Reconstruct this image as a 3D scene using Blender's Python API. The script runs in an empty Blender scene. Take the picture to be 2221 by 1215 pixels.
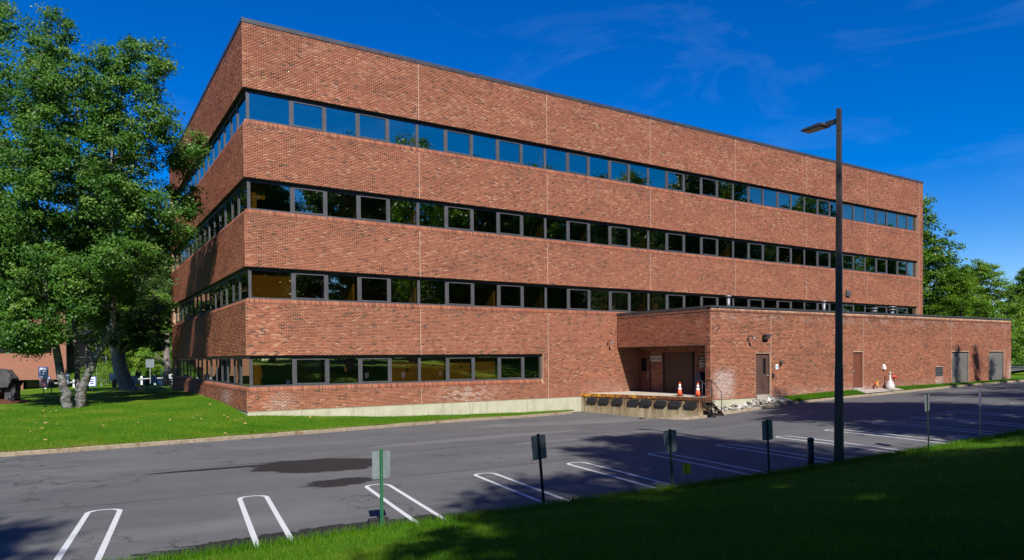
import bpy, math, random
import numpy as np
from mathutils import Vector, Matrix
random.seed(7); RNG = np.random.default_rng(11)
scene = bpy.context.scene
col = scene.collection
# ------------------------------------------------------------------ camera
CAM = np.array([-6.437, -30.613, 2.206])
YAW, PITCH, ROLL = math.radians(31.815), math.radians(-0.95), math.radians(-0.455)
F_PX, CX, CY, PW, PH = 1503.7, 1080.6, 800.9, 2221.0, 1215.0
def cam_axes():
    sy, cy, cp, sp = math.sin(YAW), math.cos(YAW), math.cos(PITCH), math.sin(PITCH)
    f = Vector((sy*cp, cy*cp, sp)); r = Vector((cy, -sy, 0)); u = r.cross(f)
    return math.cos(ROLL)*r + math.sin(ROLL)*u, -math.sin(ROLL)*r + math.cos(ROLL)*u, f
AR, AU, AF = cam_axes()
cd = bpy.data.cameras.new('camera'); cam = bpy.data.objects.new('camera', cd); col.objects.link(cam)
cam.matrix_world = Matrix(((AR.x, AU.x, -AF.x, CAM[0]), (AR.y, AU.y, -AF.y, CAM[1]), (AR.z, AU.z, -AF.z, CAM[2]), (0, 0, 0, 1)))
cd.sensor_width = 36; cd.sensor_fit = 'HORIZONTAL'; cd.lens = F_PX/PW*36
cd.shift_x = (PW/2-CX)/PW; cd.shift_y = (CY-PH/2)/PW
cd.clip_start = .1; cd.clip_end = 3000
scene.camera = cam
# ------------------------------------------------------------------ light
AZ, EL = math.radians(18.5), math.radians(40.5)
w = bpy.data.worlds.new('World'); scene.world = w; w.use_nodes = True
nt = w.node_tree; nt.nodes.clear()
def wn(t, **k):
    n = nt.nodes.new(t)
    for a, b in k.items(): setattr(n, a, b)
    return n
sky = wn('ShaderNodeTexSky', sky_type='NISHITA', sun_disc=False, sun_elevation=EL, sun_rotation=math.pi+AZ, altitude=600, air_density=1.0, dust_density=0.25, ozone_density=5.0)
hs = wn('ShaderNodeHueSaturation'); hs.inputs['Saturation'].default_value = 1.45; hs.inputs['Hue'].default_value = .516
nt.links.new(sky.outputs[0], hs.inputs['Color'])
tc = wn('ShaderNodeTexCoord'); mp = wn('ShaderNodeMapping'); mp.inputs['Scale'].default_value = (1.2, 2.6, 6.5); mp.inputs['Rotation'].default_value = (.25, .35, .6); mp.inputs['Location'].default_value = (.9, .2, .55)
nt.links.new(tc.outputs['Generated'], mp.inputs['Vector'])
n1 = wn('ShaderNodeTexNoise'); n1.inputs['Scale'].default_value = 1.7; n1.inputs['Detail'].default_value = 9; n1.inputs['Roughness'].default_value = .62; n1.inputs['Distortion'].default_value = .9
nt.links.new(mp.outputs[0], n1.inputs['Vector'])
cr = wn('ShaderNodeValToRGB'); cr.color_ramp.elements[0].position = .53; cr.color_ramp.elements[0].color = (0, 0, 0, 1); cr.color_ramp.elements[1].position = .86; cr.color_ramp.elements[1].color = (.08, .08, .08, 1)
nt.links.new(n1.outputs[0], cr.inputs[0])
mx = wn('ShaderNodeMix', data_type='RGBA'); mx.inputs[7].default_value = (4.6, 6.2, 8.4, 1)
nt.links.new(cr.outputs[0], mx.inputs[0]); nt.links.new(hs.outputs[0], mx.inputs[6])
bg = wn('ShaderNodeBackground'); bg.inputs[1].default_value = .071
out = wn('ShaderNodeOutputWorld'); nt.links.new(mx.outputs[2], bg.inputs[0]); nt.links.new(bg.outputs[0], out.inputs[0])
sl = bpy.data.lights.new('sun', 'SUN'); sl.energy = 3.8; sl.angle = math.radians(.53); sl.color = (1, .945, .86)
sun = bpy.data.objects.new('sun', sl); col.objects.link(sun)
sd = Vector((math.sin(AZ)*math.cos(EL), math.cos(AZ)*math.cos(EL), -math.sin(EL)))
sun.rotation_euler = sd.to_track_quat('-Z', 'Y').to_euler(); sun.location = (-20, -60, 60)
scene.view_settings.view_transform = 'Standard'; scene.view_settings.look = 'None'
scene.view_settings.exposure = 1.0; scene.view_settings.gamma = 1; scene.view_settings.use_curve_mapping = False
cy = scene.cycles
cy.max_bounces = 6; cy.diffuse_bounces = 3; cy.glossy_bounces = 3; cy.transmission_bounces = 4; cy.transparent_max_bounces = 12
cy.use_denoising = True; cy.caustics_reflective = False; cy.caustics_refractive = False

# ------------------------------------------------------------------ helpers
def tag(o, label=None, cat=None, group=None, kind=None):
    if label: o['label'] = label
    if cat: o['category'] = cat
    if group: o['group'] = group
    if kind: o['kind'] = kind
    return o
def link(name, me, mat=None, parent=None):
    if mat is not None and me is not None and len(me.materials) == 0: me.materials.append(mat)
    o = bpy.data.objects.new(name, me); col.objects.link(o)
    if parent is not None: o.parent = parent
    return o
def empty(name, loc=(0, 0, 0), rz=0, parent=None):
    o = bpy.data.objects.new(name, None); col.objects.link(o); o.location = loc; o.rotation_euler = (0, 0, rz); o.empty_display_size = .2
    if parent is not None: o.parent = parent
    return o
def copy_tree(o, parent=None):
    c = o.copy(); col.objects.link(c)
    if parent is not None: c.parent = parent
    for ch in list(o.children): copy_tree(ch, c)
    return c
class MB:
    def __init__(s): s.v = []; s.f = []
    def add(s, vs, fs):
        b = len(s.v); s.v += [tuple(v) for v in vs]; s.f += [tuple(i+b for i in f) for f in fs]; return s
    def box(s, x0, x1, y0, y1, z0, z1):
        return s.add([(x0,y0,z0),(x1,y0,z0),(x1,y1,z0),(x0,y1,z0),(x0,y0,z1),(x1,y0,z1),(x1,y1,z1),(x0,y1,z1)],
                     [(0,3,2,1),(4,5,6,7),(0,1,5,4),(1,2,6,5),(2,3,7,6),(3,0,4,7)])
    def prism(s, pts, d):       # polygon pts (3d) extruded by vector d
        n = len(pts); d = Vector(d); p = [Vector(q) for q in pts]
        vs = p+[q+d for q in p]
        return s.add(vs, [tuple(range(n-1, -1, -1)), tuple(range(n, 2*n))]+[(i, (i+1) % n, n+(i+1) % n, n+i) for i in range(n)])
    def tube(s, pts, radii, n=8, cap=True):
        pts = [Vector(p) for p in pts]; rings = []; b = len(s.v); prev = None
        for i, p in enumerate(pts):
            d = (pts[min(i+1, len(pts)-1)]-pts[max(i-1, 0)]).normalized()
            if prev is None: a = d.orthogonal().normalized()
            else: a = (prev-d*prev.dot(d)).normalized()
            prev = a; c = d.cross(a); r = radii[i] if hasattr(radii, '__len__') else radii
            s.v += [tuple(p+(a*math.cos(2*math.pi*k/n)+c*math.sin(2*math.pi*k/n))*r) for k in range(n)]
        for i in range(len(pts)-1):
            for k in range(n): s.f.append((b+i*n+k, b+i*n+(k+1) % n, b+(i+1)*n+(k+1) % n, b+(i+1)*n+k))
        if cap: s.f.append(tuple(b+k for k in range(n-1, -1, -1))); s.f.append(tuple(b+(len(pts)-1)*n+k for k in range(n)))
        return s
    def lathe(s, prof, n=20, c=(0, 0, 0)):
        b = len(s.v)
        for r, z in prof: s.v += [(c[0]+r*math.cos(2*math.pi*k/n), c[1]+r*math.sin(2*math.pi*k/n), c[2]+z) for k in range(n)]
        for i in range(len(prof)-1):
            for k in range(n): s.f.append((b+i*n+k, b+i*n+(k+1) % n, b+(i+1)*n+(k+1) % n, b+(i+1)*n+k))
        s.f.append(tuple(b+k for k in range(n-1, -1, -1))); s.f.append(tuple(b+(len(prof)-1)*n+k for k in range(n)))
        return s
    def mesh(s, name, smooth=False):
        me = bpy.data.meshes.new(name); me.from_pydata(s.v, [], s.f); me.update()
        if smooth: me.polygons.foreach_set('use_smooth', [True]*len(me.polygons))
        return me
    def build(s, name, mat, parent=None, smooth=False, bevel=0):
        o = link(name, s.mesh(name, smooth), mat, parent)
        if bevel:
            m = o.modifiers.new('bevel', 'BEVEL'); m.width = bevel; m.segments = 2; m.limit_method = 'ANGLE'
        return o
def np_mesh(name, V, Fq, attrs=None, smooth=False):
    V = np.asarray(V, np.float32); Fq = np.asarray(Fq, np.int32); nf, k = Fq.shape
    me = bpy.data.meshes.new(name)
    me.vertices.add(len(V)); me.vertices.foreach_set('co', V.ravel())
    me.loops.add(nf*k); me.loops.foreach_set('vertex_index', Fq.ravel())
    me.polygons.add(nf); me.polygons.foreach_set('loop_start', np.arange(0, nf*k, k, dtype=np.int32)); me.polygons.foreach_set('loop_total', np.full(nf, k, np.int32))
    if smooth: me.polygons.foreach_set('use_smooth', np.ones(nf, bool))
    for nm, a in (attrs or {}).items():
        at = me.attributes.new(nm, 'FLOAT', 'FACE'); at.data.foreach_set('value', np.asarray(a, np.float32))
    me.update(calc_edges=True); return me

class Mat:
    def __init__(s, name):
        s.m = bpy.data.materials.new(name); s.m.use_nodes = True; s.t = s.m.node_tree
        s.b = s.t.nodes['Principled BSDF']; s.o = s.t.nodes['Material Output']
    def n(s, t, ins=None, **k):
        n = s.t.nodes.new(t)
        for a, b in k.items(): setattr(n, a, b)
        for a, b in (ins or {}).items():
            if hasattr(b, 'is_output') or isinstance(b, bpy.types.NodeSocket): s.t.links.new(b, n.inputs[a])
            else: n.inputs[a].default_value = b
        return n
    def l(s, a, b): s.t.links.new(a, b)
    def pos(s, scale=(1, 1, 1)):
        g = s.n('ShaderNodeNewGeometry'); return s.n('ShaderNodeMapping', {'Vector': g.outputs['Position'], 'Scale': scale}).outputs[0]
    def objc(s, scale=(1, 1, 1)):
        g = s.n('ShaderNodeTexCoord'); return s.n('ShaderNodeMapping', {'Vector': g.outputs['Object'], 'Scale': scale}).outputs[0]
    def noise(s, vec, scale, detail=4, rough=.55, dist=0):
        return s.n('ShaderNodeTexNoise', {'Vector': vec, 'Scale': scale, 'Detail': detail, 'Roughness': rough, 'Distortion': dist}).outputs[0]
    def ramp(s, fac, stops, interp='LINEAR'):
        r = s.n('ShaderNodeValToRGB', {'Fac': fac}); e = r.color_ramp.elements; r.color_ramp.interpolation = interp
        while len(e) > 1: e.remove(e[-1])
        for i, (p, c) in enumerate(stops):
            c = (c, c, c, 1) if not hasattr(c, '__len__') else (*c, 1)
            if i == 0: e[0].position = p; e[0].color = c
            else: x = e.new(p); x.color = c
        return r.outputs[0]
    def mix(s, fac, a, b, mode='MIX'):
        x = s.n('ShaderNodeMix', data_type='RGBA', blend_type=mode)
        for i, v in ((0, fac), (6, a), (7, b)):
            if isinstance(v, bpy.types.NodeSocket): s.l(v, x.inputs[i])
            elif i and not hasattr(v, '__len__'): x.inputs[i].default_value = (v, v, v, 1)
            elif i: x.inputs[i].default_value = (*v, 1)
            else: x.inputs[i].default_value = v
        return x.outputs[2]
    def math(s, op, a, b=0.0):
        x = s.n('ShaderNodeMath', operation=op)
        for i, v in ((0, a), (1, b)):
            if isinstance(v, bpy.types.NodeSocket): s.l(v, x.inputs[i])
            else: x.inputs[i].default_value = v
        return x.outputs[0]
    def attr(s, name): return s.n('ShaderNodeAttribute', attribute_name=name).outputs['Fac']
    def set(s, color=None, rough=None, metal=None, spec=None, bump=None):
        for k, v in (('Base Color', color), ('Roughness', rough), ('Metallic', metal), ('Specular IOR Level', spec)):
            if v is None: continue
            if isinstance(v, bpy.types.NodeSocket): s.l(v, s.b.inputs[k])
            else: s.b.inputs[k].default_value = (*v, 1) if k == 'Base Color' else v
        if bump:
            h, st, di = bump; s.l(s.n('ShaderNodeBump', {'Height': h, 'Strength': st, 'Distance': di}).outputs[0], s.b.inputs['Normal'])
        return s.m
def simple(name, c, rough=.6, metal=0, var=.25, sc=3, spec=.5, bump=.0):
    m = Mat(name); p = m.objc(); nz = m.noise(p, sc, 6)
    cc = m.mix(m.ramp(nz, [(.3, 0.), (.7, 1.)]), tuple(x*(1-var) for x in c), tuple(min(1, x*(1+var)) for x in c))
    return m.set(cc, m.ramp(nz, [(.2, max(.05, rough-.08)), (.8, min(1, rough+.08))]), metal, spec, (m.noise(p, sc*12, 3), bump, .01) if bump else None)

BRICK_RAMP = [(0, (.065, .036, .026)), (.075, (.11, .048, .030)), (.13, (.16, .055, .031)), (.22, (.205, .060, .030)), (.5, (.262, .082, .042)), (.74, (.30, .105, .055)), (.87, (.325, .135, .075)), (1, (.38, .20, .12))]
def brick_mat(name, individual=False):
    m = Mat(name); p = m.pos()
    t = m.n('ShaderNodeObjectInfo').outputs['Random'] if individual else m.attr('tone')
    c = m.ramp(t, BRICK_RAMP)
    c = m.mix(.32, c, m.mix(1., c, m.ramp(m.noise(p, 55, 4, .7), [(.25, .45), (.75, 1.5)]), 'MULTIPLY'))
    big = m.ramp(m.noise(m.pos((.35, .35, .9)), 1., 5, .6), [(.28, .76), (.5, 1.), (.72, 1.12)])
    c = m.mix(1., c, big, 'MULTIPLY')
    if not individual:
        e = m.math('MULTIPLY', m.attr('eff'), m.ramp(m.noise(p, 14, 5, .7), [(.35, .15), (.62, 1.)]))
        c = m.mix(e, c, (.56, .50, .47))
        d = m.math('MULTIPLY', m.attr('dirt'), m.ramp(m.noise(m.pos((6, 6, .7)), 1.2, 5, .7), [(.35, .15), (.65, 1.)]))
        c = m.mix(d, c, (.075, .052, .042))
    return m.set(c, .86, 0, .3, (m.noise(p, 160, 4, .7), .35, .004))
M = {}
M['brick'] = brick_mat('red_brick'); M['brick1'] = brick_mat('red_brick_single', True)
def mk():
    m = Mat('mortar'); p = m.pos(); M['mortar'] = m.set(m.ramp(m.noise(p, 2.2, 7, .65), [(.3, (.36, .235, .165)), (.7, (.48, .32, .225))]), .95, 0, .2, (m.noise(p, 220, 3), .4, .003))
    m = Mat('wall_brick_far'); bt = m.n('ShaderNodeTexBrick', {'Vector': m.objc(), 'Color1': (.27, .085, .05, 1), 'Color2': (.2, .06, .04, 1), 'Mortar': (.36, .25, .2, 1), 'Scale': 4.9, 'Mortar Size': .02, 'Row Height': .33, 'Brick Width': 1.0}); M['brickfar'] = m.set(bt.outputs[0], .9)
    m = Mat('concrete'); p = m.pos(); st = m.noise(m.pos((1.1, 1.1, .12)), 2.2, 7, .7)
    c = m.mix(m.ramp(m.noise(p, 1.3, 7, .65), [(.3, 0.), (.7, 1.)]), (.325, .31, .225), (.435, .425, .33))
    c = m.mix(m.ramp(st, [(.52, 0.), (.72, .75)]), c, (.20, .185, .135)); M['conc'] = m.set(c, .9, 0, .3, (m.noise(p, 60, 6, .7), .5, .01))
    m = Mat('dock_concrete'); p = m.pos(); st = m.noise(m.pos((1.3, 1.3, .16)), 1.5, 8, .75, .5); st2 = m.noise(m.pos((4.5, 4.5, .5)), 1.3, 7, .8, .5)
    zz = m.n('ShaderNodeSeparateXYZ', {0: m.n('ShaderNodeNewGeometry').outputs['Position']}).outputs[2]; dn = m.ramp(m.math('MULTIPLY', zz, -1.), [(0., 1.), (.75, .35)]); pat = m.ramp(m.noise(p, .9, 5, .7), [(.35, .25), (.6, 1.)])
    c = m.mix(m.ramp(m.noise(p, 3.5, 9, .75), [(.3, 0.), (.7, 1.)]), (.31, .255, .135), (.50, .44, .30))
    c = m.mix(m.math('MULTIPLY', m.ramp(st, [(.43, 0.), (.53, .95)]), dn), c, (.135, .056, .014)); c = m.mix(m.math('MULTIPLY', m.math('MULTIPLY', m.ramp(st2, [(.47, 0.), (.54, 1.)]), pat), dn), c, (.062, .022, .012))
    c = m.mix(m.ramp(m.noise(p, 17, 8, .85), [(.58, 0.), (.72, .7)]), c, (.075, .065, .045)); M['dock'] = m.set(c, .92, 0, .2, (m.noise(p, 40, 6, .7), .6, .012))
    m = Mat('dock_floor'); p = m.pos(); M['dockfloor'] = m.set(m.ramp(m.noise(p, 1.4, 7, .7), [(.3, (.33, .29, .23)), (.7, (.52, .47, .40))]), .9, 0, .3, (m.noise(p, 60, 4), .3, .005))
    m = Mat('rusty_yellow_steel'); p = m.pos(); a = m.noise(p, 5., 9, .75); g = m.n('ShaderNodeNewGeometry'); x = m.n('ShaderNodeSeparateXYZ', {0: g.outputs['Position']}).outputs[1]
    k = m.math('ADD', a, m.math('MULTIPLY', x, -.028)); c = m.ramp(k, [(.40, (.62, .36, .025)), (.52, (.50, .23, .025)), (.57, (.20, .065, .02)), (.72, (.085, .032, .018))])
    M['edge'] = m.set(c, .75, 0, .3, (a, .6, .01))
    m = Mat('asphalt'); p = m.pos(); fine = m.mix(.5, m.noise(p, 130, 3, .7), m.noise(p, 28, 6, .85)); lanes = m.noise(m.pos((.06, .55, 1)), 1.2, 5, .6); blot = m.noise(p, .5, 7, .65)
    c = m.ramp(lanes, [(.3, (.072, .073, .077)), (.55, (.096, .097, .10)), (.7, (.14, .138, .136))]); c = m.mix(.5, c, m.ramp(blot, [(.3, (.068, .069, .073)), (.7, (.122, .12, .119))]))
    c = m.mix(.45, c, m.mix(1., c, m.ramp(fine, [(.3, .2), (.7, 2.)]), 'MULTIPLY'))
    def xyz():
        return m.n('ShaderNodeSeparateXYZ', {0: m.n('ShaderNodeNewGeometry').outputs['Position']})
    q = xyz(); X, Y = q.outputs[0], q.outputs[1]
    def ell(cx, cyy, rx, ry, rot=0, nz=.5, ns=1.6):
        dx = m.math('SUBTRACT', X, cx); dy = m.math('SUBTRACT', Y, cyy); cr_, sr_ = math.cos(rot), math.sin(rot)
        u = m.math('DIVIDE', m.math('ADD', m.math('MULTIPLY', dx, cr_), m.math('MULTIPLY', dy, sr_)), rx)
        v = m.math('DIVIDE', m.math('SUBTRACT', m.math('MULTIPLY', dy, cr_), m.math('MULTIPLY', dx, sr_)), ry)
        d = m.math('SQRT', m.math('ADD', m.math('POWER', m.math('ABSOLUTE', u), 2.), m.math('POWER', m.math('ABSOLUTE', v), 2.)))
        d = m.math('ADD', d, m.math('MULTIPLY', m.math('SUBTRACT', m.noise(m.pos((1, 2.2, 1)), ns, 6, .7, .6), .5), nz*2))
        return m.ramp(d, [(.90, 1.), (.97, 0.)])
    # repair patches, crack lines and damp stains
    c = m.mix(m.math('MULTIPLY', ell(14, -4.8, 6.5, 1.1, .1, .2), .35), c, (.19, .18, .175)); c = m.mix(m.math('MULTIPLY', ell(6.4, -9.2, 5., .5, .12, .25), .4), c, (.185, .18, .176)); c = m.mix(m.math('MULTIPLY', ell(10.5, -11.2, 5., .5, .1, .25), .4), c, (.185, .18, .176))
    def seam(y0, slope, wdt, x0=-60, x1=90):
        yy = m.math('ADD', m.math('SUBTRACT', m.math('SUBTRACT', Y, y0), m.math('MULTIPLY', X, slope)), m.math('MULTIPLY', m.math('SUBTRACT', m.noise(m.pos(), 1.3, 5, .7), .5), .22))
        return m.math('MULTIPLY', m.ramp(m.math('ABSOLUTE', yy), [(0, 1.), (wdt, 0.)]), m.ramp(m.noise(m.pos(), .8, 3), [(.4, .25), (.55, 1.)]))
    c = m.mix(seam(-11.3, .02, .06), c, (.02, .02, .021)); c = m.mix(m.math('MULTIPLY', seam(-15.3, -.02, .05), .9), c, (.024, .024, .025)); c = m.mix(m.math('MULTIPLY', seam(-8.8, .12, .04), .5), c, (.03, .03, .03))
    vo = m.n('ShaderNodeTexVoronoi', {'Vector': m.n('ShaderNodeVectorMath', {0: m.pos((.35, .5, 1)), 1: m.n('ShaderNodeTexNoise', {'Vector': m.pos(), 'Scale': 1.5, 'Detail': 5}).outputs['Color']}, operation='ADD').outputs[0], 'Scale': .9}, feature='DISTANCE_TO_EDGE').outputs['Distance']
    ck = m.math('MULTIPLY', m.ramp(vo, [(0, 1.), (.022, 0.)]), m.ramp(m.noise(p, .35, 3), [(.50, 0.), (.59, .7)])); c = m.mix(ck, c, (.02, .02, .02))
    wet = m.math('MAXIMUM', ell(-.75, -12.5, 1.95, 1.25, -.2, .5), ell(-2.9, -11.75, 2.2, .17, .02, .35)); wet = m.math('MAXIMUM', wet, ell(-1.2, -15.2, .9, .5, .1, .8, 2.5))
    wet = m.math('MAXIMUM', wet, ell(-2.6, -19.7, 3.2, .55, -.03, .6, 2.2)); wet = m.math('MAXIMUM', wet, ell(19, -4.7, 1.3, .25, .1, .6, 3.)); wet = m.math('MAXIMUM', wet, ell(9, -20.3, 7, .4, -.04, .6, 2.))
    oil = m.math('MULTIPLY', m.ramp(m.noise(p, 1.7, 6, .75), [(.62, 0.), (.72, .55)]), m.ramp(Y, [(0, 1.), (.001, 1.)]))
    c = m.mix(oil, c, (.04, .039, .04)); spk = m.ramp(m.noise(p, 9, 4, .8), [(.70, 0.), (.74, .6)]); c = m.mix(spk, c, (.17, .165, .15))
    c = m.mix(m.math('MULTIPLY', wet, .97), c, (.013, .012, .012))
    M['asphalt'] = m.set(c, m.mix(wet, .9, .72), 0, .3, (fine, .45, .008))
    m = Mat('white_paint'); p = m.pos(); wear = m.mix(.4, m.noise(p, 30, 8, .85), m.noise(p, 4, 6, .8)); M['paint'] = m.set(m.mix(m.ramp(wear, [(.55, 0.), (.63, .85)]), (.52, .53, .54), (.13, .13, .135)), .7)
    m = Mat('lawn_green'); p = m.pos(); a = m.noise(p, .45, 6, .6); b = m.noise(m.pos((1, 1.6, 1)), 7, 7, .75); d = m.noise(p, 60, 4, .7)
    c = m.ramp(a, [(.3, (.036, .11, .002)), (.45, (.062, .155, .003)), (.58, (.105, .18, .006)), (.72, (.20, .20, .03))]); c = m.mix(.55, c, m.mix(1., c, m.ramp(b, [(.3, .45), (.7, 1.55)]), 'MULTIPLY')); c = m.mix(.5, c, m.mix(1., c, m.ramp(d, [(.3, .3), (.7, 1.7)]), 'MULTIPLY'))
    M['lawn'] = m.set(c, .9, 0, .15, (m.mix(.5, b, d), .9, .05))
    m = Mat('grass_blade'); t = m.attr('tone'); c = m.ramp(t, [(0, (.040, .14, .003)), (.55, (.085, .225, .004)), (.85, (.15, .27, .009)), (1, (.27, .25, .07))])
    tr = m.n('ShaderNodeBsdfTranslucent', {'Color': c}); m.set(c, .6, 0, .25); ms = m.n('ShaderNodeMixShader', {0: .45, 1: m.b.outputs[0], 2: tr.outputs[0]}); m.l(ms.outputs[0], m.o.inputs[0]); M['blade'] = m.m
    m = Mat('granite_kerb'); p = m.pos(); c = m.ramp(m.noise(p, 7, 8, .75), [(.3, (.17, .13, .09)), (.55, (.28, .23, .165)), (.75, (.40, .345, .27))]); c = m.mix(m.ramp(m.noise(p, 2.3, 5, .7), [(.56, 0.), (.66, .8)]), c, (.16, .085, .035)); M['kerb'] = m.set(c, .9, 0, .3, (m.noise(p, 30, 6, .7), .8, .02))
    m = Mat('bronze_frame'); p = m.pos(); M['frame'] = m.set(m.ramp(m.noise(p, 3, 4), [(.3, (.056, .056, .063)), (.7, (.082, .082, .091))]), .45, .1, .5)
    M['dark'] = simple('shaded_soffit', (.012, .010, .010), .8)
    m = Mat('bronze_glass'); fr = m.n('ShaderNodeFresnel', {'IOR': 1.75}).outputs[0]; fac = m.math('ADD', m.math('MULTIPLY', fr, .55), .28)
    p = m.objc(); wv = m.noise(m.pos((.5, .5, .5)), 1.3, 2)
    bm = m.n('ShaderNodeBump', {'Height': wv, 'Strength': .05, 'Distance': .05})
    gl = m.n('ShaderNodeBsdfGlossy', {'Color': (.9, 1., .93, 1), 'Roughness': .015, 'Normal': bm.outputs[0]}); tp = m.n('ShaderNodeBsdfTransparent', {'Color': (.93, .83, .56, 1)})
    ms = m.n('ShaderNodeMixShader', {0: fac, 1: tp.outputs[0], 2: gl.outputs[0]}); m.l(ms.outputs[0], m.o.inputs[0]); M['glass'] = m.m
    M['cope'] = simple('coping_metal', (.055, .058, .065), .45, .3, .15)
    M['joint'] = simple('joint_sealant', (.42, .32, .26), .8)
    M['ochre'] = simple('interior_plaster', (.68, .50, .18), .9, 0, .1); M['slab'] = simple('interior_slab', (.10, .09, .08), .9); M['blind'] = simple('interior_blind', (.50, .33, .11), .8, 0, .1)
    M['door'] = simple('brown_door', (.075, .043, .034), .5, 0, .12); M['door2'] = simple('rust_brown_door', (.13, .042, .024), .55, 0, .12); M['grey_door'] = simple('grey_door', (.115, .11, .105), .55, 0, .12, 1.5); M['rollup'] = simple('rollup_door', (.065, .033, .022), .6, 0, .15)
    M['black'] = simple('black_paint', (.012, .012, .013), .55); M['rubber'] = simple('black_rubber', (.016, .016, .018), .7, 0, .3, 8, .4, .3)
    M['bronzepole'] = simple('bronze_pole', (.036, .027, .021), .5, .2, .18, 2); M['steel'] = simple('galvanised_steel', (.42, .45, .48), .42, .85, .18, 6); M['alu'] = simple('sign_back_aluminium', (.27, .315, .335), .42, .6, .12, 5)
    M['green'] = simple('green_post_paint', (.014, .105, .048), .45, .1, .3, 6); M['shadegreen'] = simple('shaded_green_post_paint', (.011, .030, .022), .5, .1, .3, 6)  # second green is the same post paint with tree shade in its colour
    M['orange'] = simple('cone_orange', (.78, .085, .022), .5, 0, .12, 6); M['white'] = simple('white_paint_gloss', (.78, .77, .75), .5, 0, .06); M['bin'] = simple('bin_plastic', (.42, .41, .395), .5, 0, .08); M['red'] = simple('red_paint', (.55, .025, .02), .45); M['yellow'] = simple('yellow_flag', (.80, .50, .015), .6, 0, .1)
    M['navy'] = simple('navy_paint', (.012, .022, .06), .4); M['rail'] = simple('rail_paint', (.035, .036, .038), .45, .2); M['rust'] = simple('rusty_step', (.055, .036, .026), .8, .1, .4, 9); M['lens'] = simple('lamp_lens', (.34, .33, .30), .3)
    M['signwhite'] = simple('sign_white', (.70, .72, .76), .5, 0, .05); M['beige'] = simple('sign_beige', (.42, .38, .32), .6, 0, .06); M['blue'] = simple('sign_blue', (.03, .10, .42), .5); M['pink'] = simple('sign_pink', (.62, .36, .36), .5); M['cyan'] = simple('sign_cyan', (.10, .42, .70), .5)
    m = Mat('birch_bark'); p = m.pos((1, 1, 1)); b = m.noise(m.pos((5, 5, 24)), 1.1, 4, .7); b2 = m.noise(m.pos((2.5, 2.5, 5)), 1.3, 5, .7)
    c = m.mix(m.ramp(b, [(.53, 0.), (.60, 1.)]), (.27, .265, .25), (.02, .018, .016)); c = m.mix(m.ramp(b2, [(.43, 0.), (.58, .92)]), c, (.055, .048, .04)); c = m.mix(1., c, (.72, .73, .74), 'MULTIPLY'); M['birch'] = m.set(c, .8, 0, .3, (b, .4, .02))  # broad dark patches and overall greying add crown shade to the bark marks
    m = Mat('grey_bark'); b = m.noise(m.pos((7, 7, 1.3)), 1.8, 7, .75); c = m.ramp(b, [(.3, (.09, .075, .065)), (.6, (.24, .21, .185)), (.8, (.33, .30, .27))]); M['bark'] = m.set(c, .95, 0, .2, (b, 1., .05))
    def leaf(name, stops, trans=.35):
        m = Mat(name); t = m.attr('tone'); c = m.ramp(t, stops)
        m.set(c, .5, 0, .35); tl = m.n('ShaderNodeBsdfTranslucent', {'Color': m.mix(1., c, (1.15, 1.25, .6), 'MULTIPLY')}); ms = m.n('ShaderNodeMixShader', {0: trans, 1: m.b.outputs[0], 2: tl.outputs[0]}); m.l(ms.outputs[0], m.o.inputs[0]); return m.m
    M['leaf_birch'] = leaf('birch_leaf', [(0, (.024, .080, .007)), (.5, (.055, .145, .012)), (.85, (.098, .205, .020)), (1, (.15, .25, .045))])
    M['leaf_maple'] = leaf('maple_leaf', [(0, (.036, .105, .008)), (.5, (.085, .19, .013)), (.85, (.13, .23, .022)), (1, (.19, .26, .03))])
    M['leaf_dark'] = leaf('dark_leaf', [(0, (.018, .052, .010)), (.6, (.042, .095, .015)), (1, (.085, .145, .024))], .25)
    M['leaf_lime'] = leaf('lime_leaf', [(0, (.06, .15, .010)), (.6, (.13, .25, .018)), (1, (.24, .34, .03))])
    M['orangebrick'] = simple('salmon_brick', (.25, .112, .07), .9, 0, .08, 1.5)
    M['stone_w'] = None
    m = Mat('river_stone'); r = m.n('ShaderNodeObjectInfo').outputs['Random']; c = m.ramp(r, [(0, (.09, .085, .08)), (.3, (.22, .20, .165)), (.55, (.33, .31, .27)), (.8, (.42, .40, .37)), (1, (.55, .53, .50))]); c = m.mix(.4, c, m.mix(1., c, m.ramp(m.noise(m.objc(), 9, 5), [(.3, .5), (.7, 1.4)]), 'MULTIPLY')); M['stone'] = m.set(c, .85)
    M['sculpt'] = simple('shaded_weathered_stone', (.055, .055, .057), .7, 0, .45, 2.2, .4, .4); M['mulch'] = simple('red_mulch', (.10, .04, .025), 1, 0, .5, 9, .2, 1.)  # sculpture stone set darker, the birch's shadow is put into its colour
    M['litter'] = simple('dry_leaf', (.30, .20, .085), .9, 0, .5, 4)
    M['walk'] = simple('walk_concrete', (.30, .265, .235), .9, 0, .14, 2, .3, .2)
    m = Mat('vent_steel'); M['vent'] = simple('vent_pipe', (.20, .21, .23), .5, .6, .2, 7)
    M['farground'] = M['lawn']
mk()
glassdark = simple('dark_glass', (.008, .009, .011), .08, 0, .1)

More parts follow.
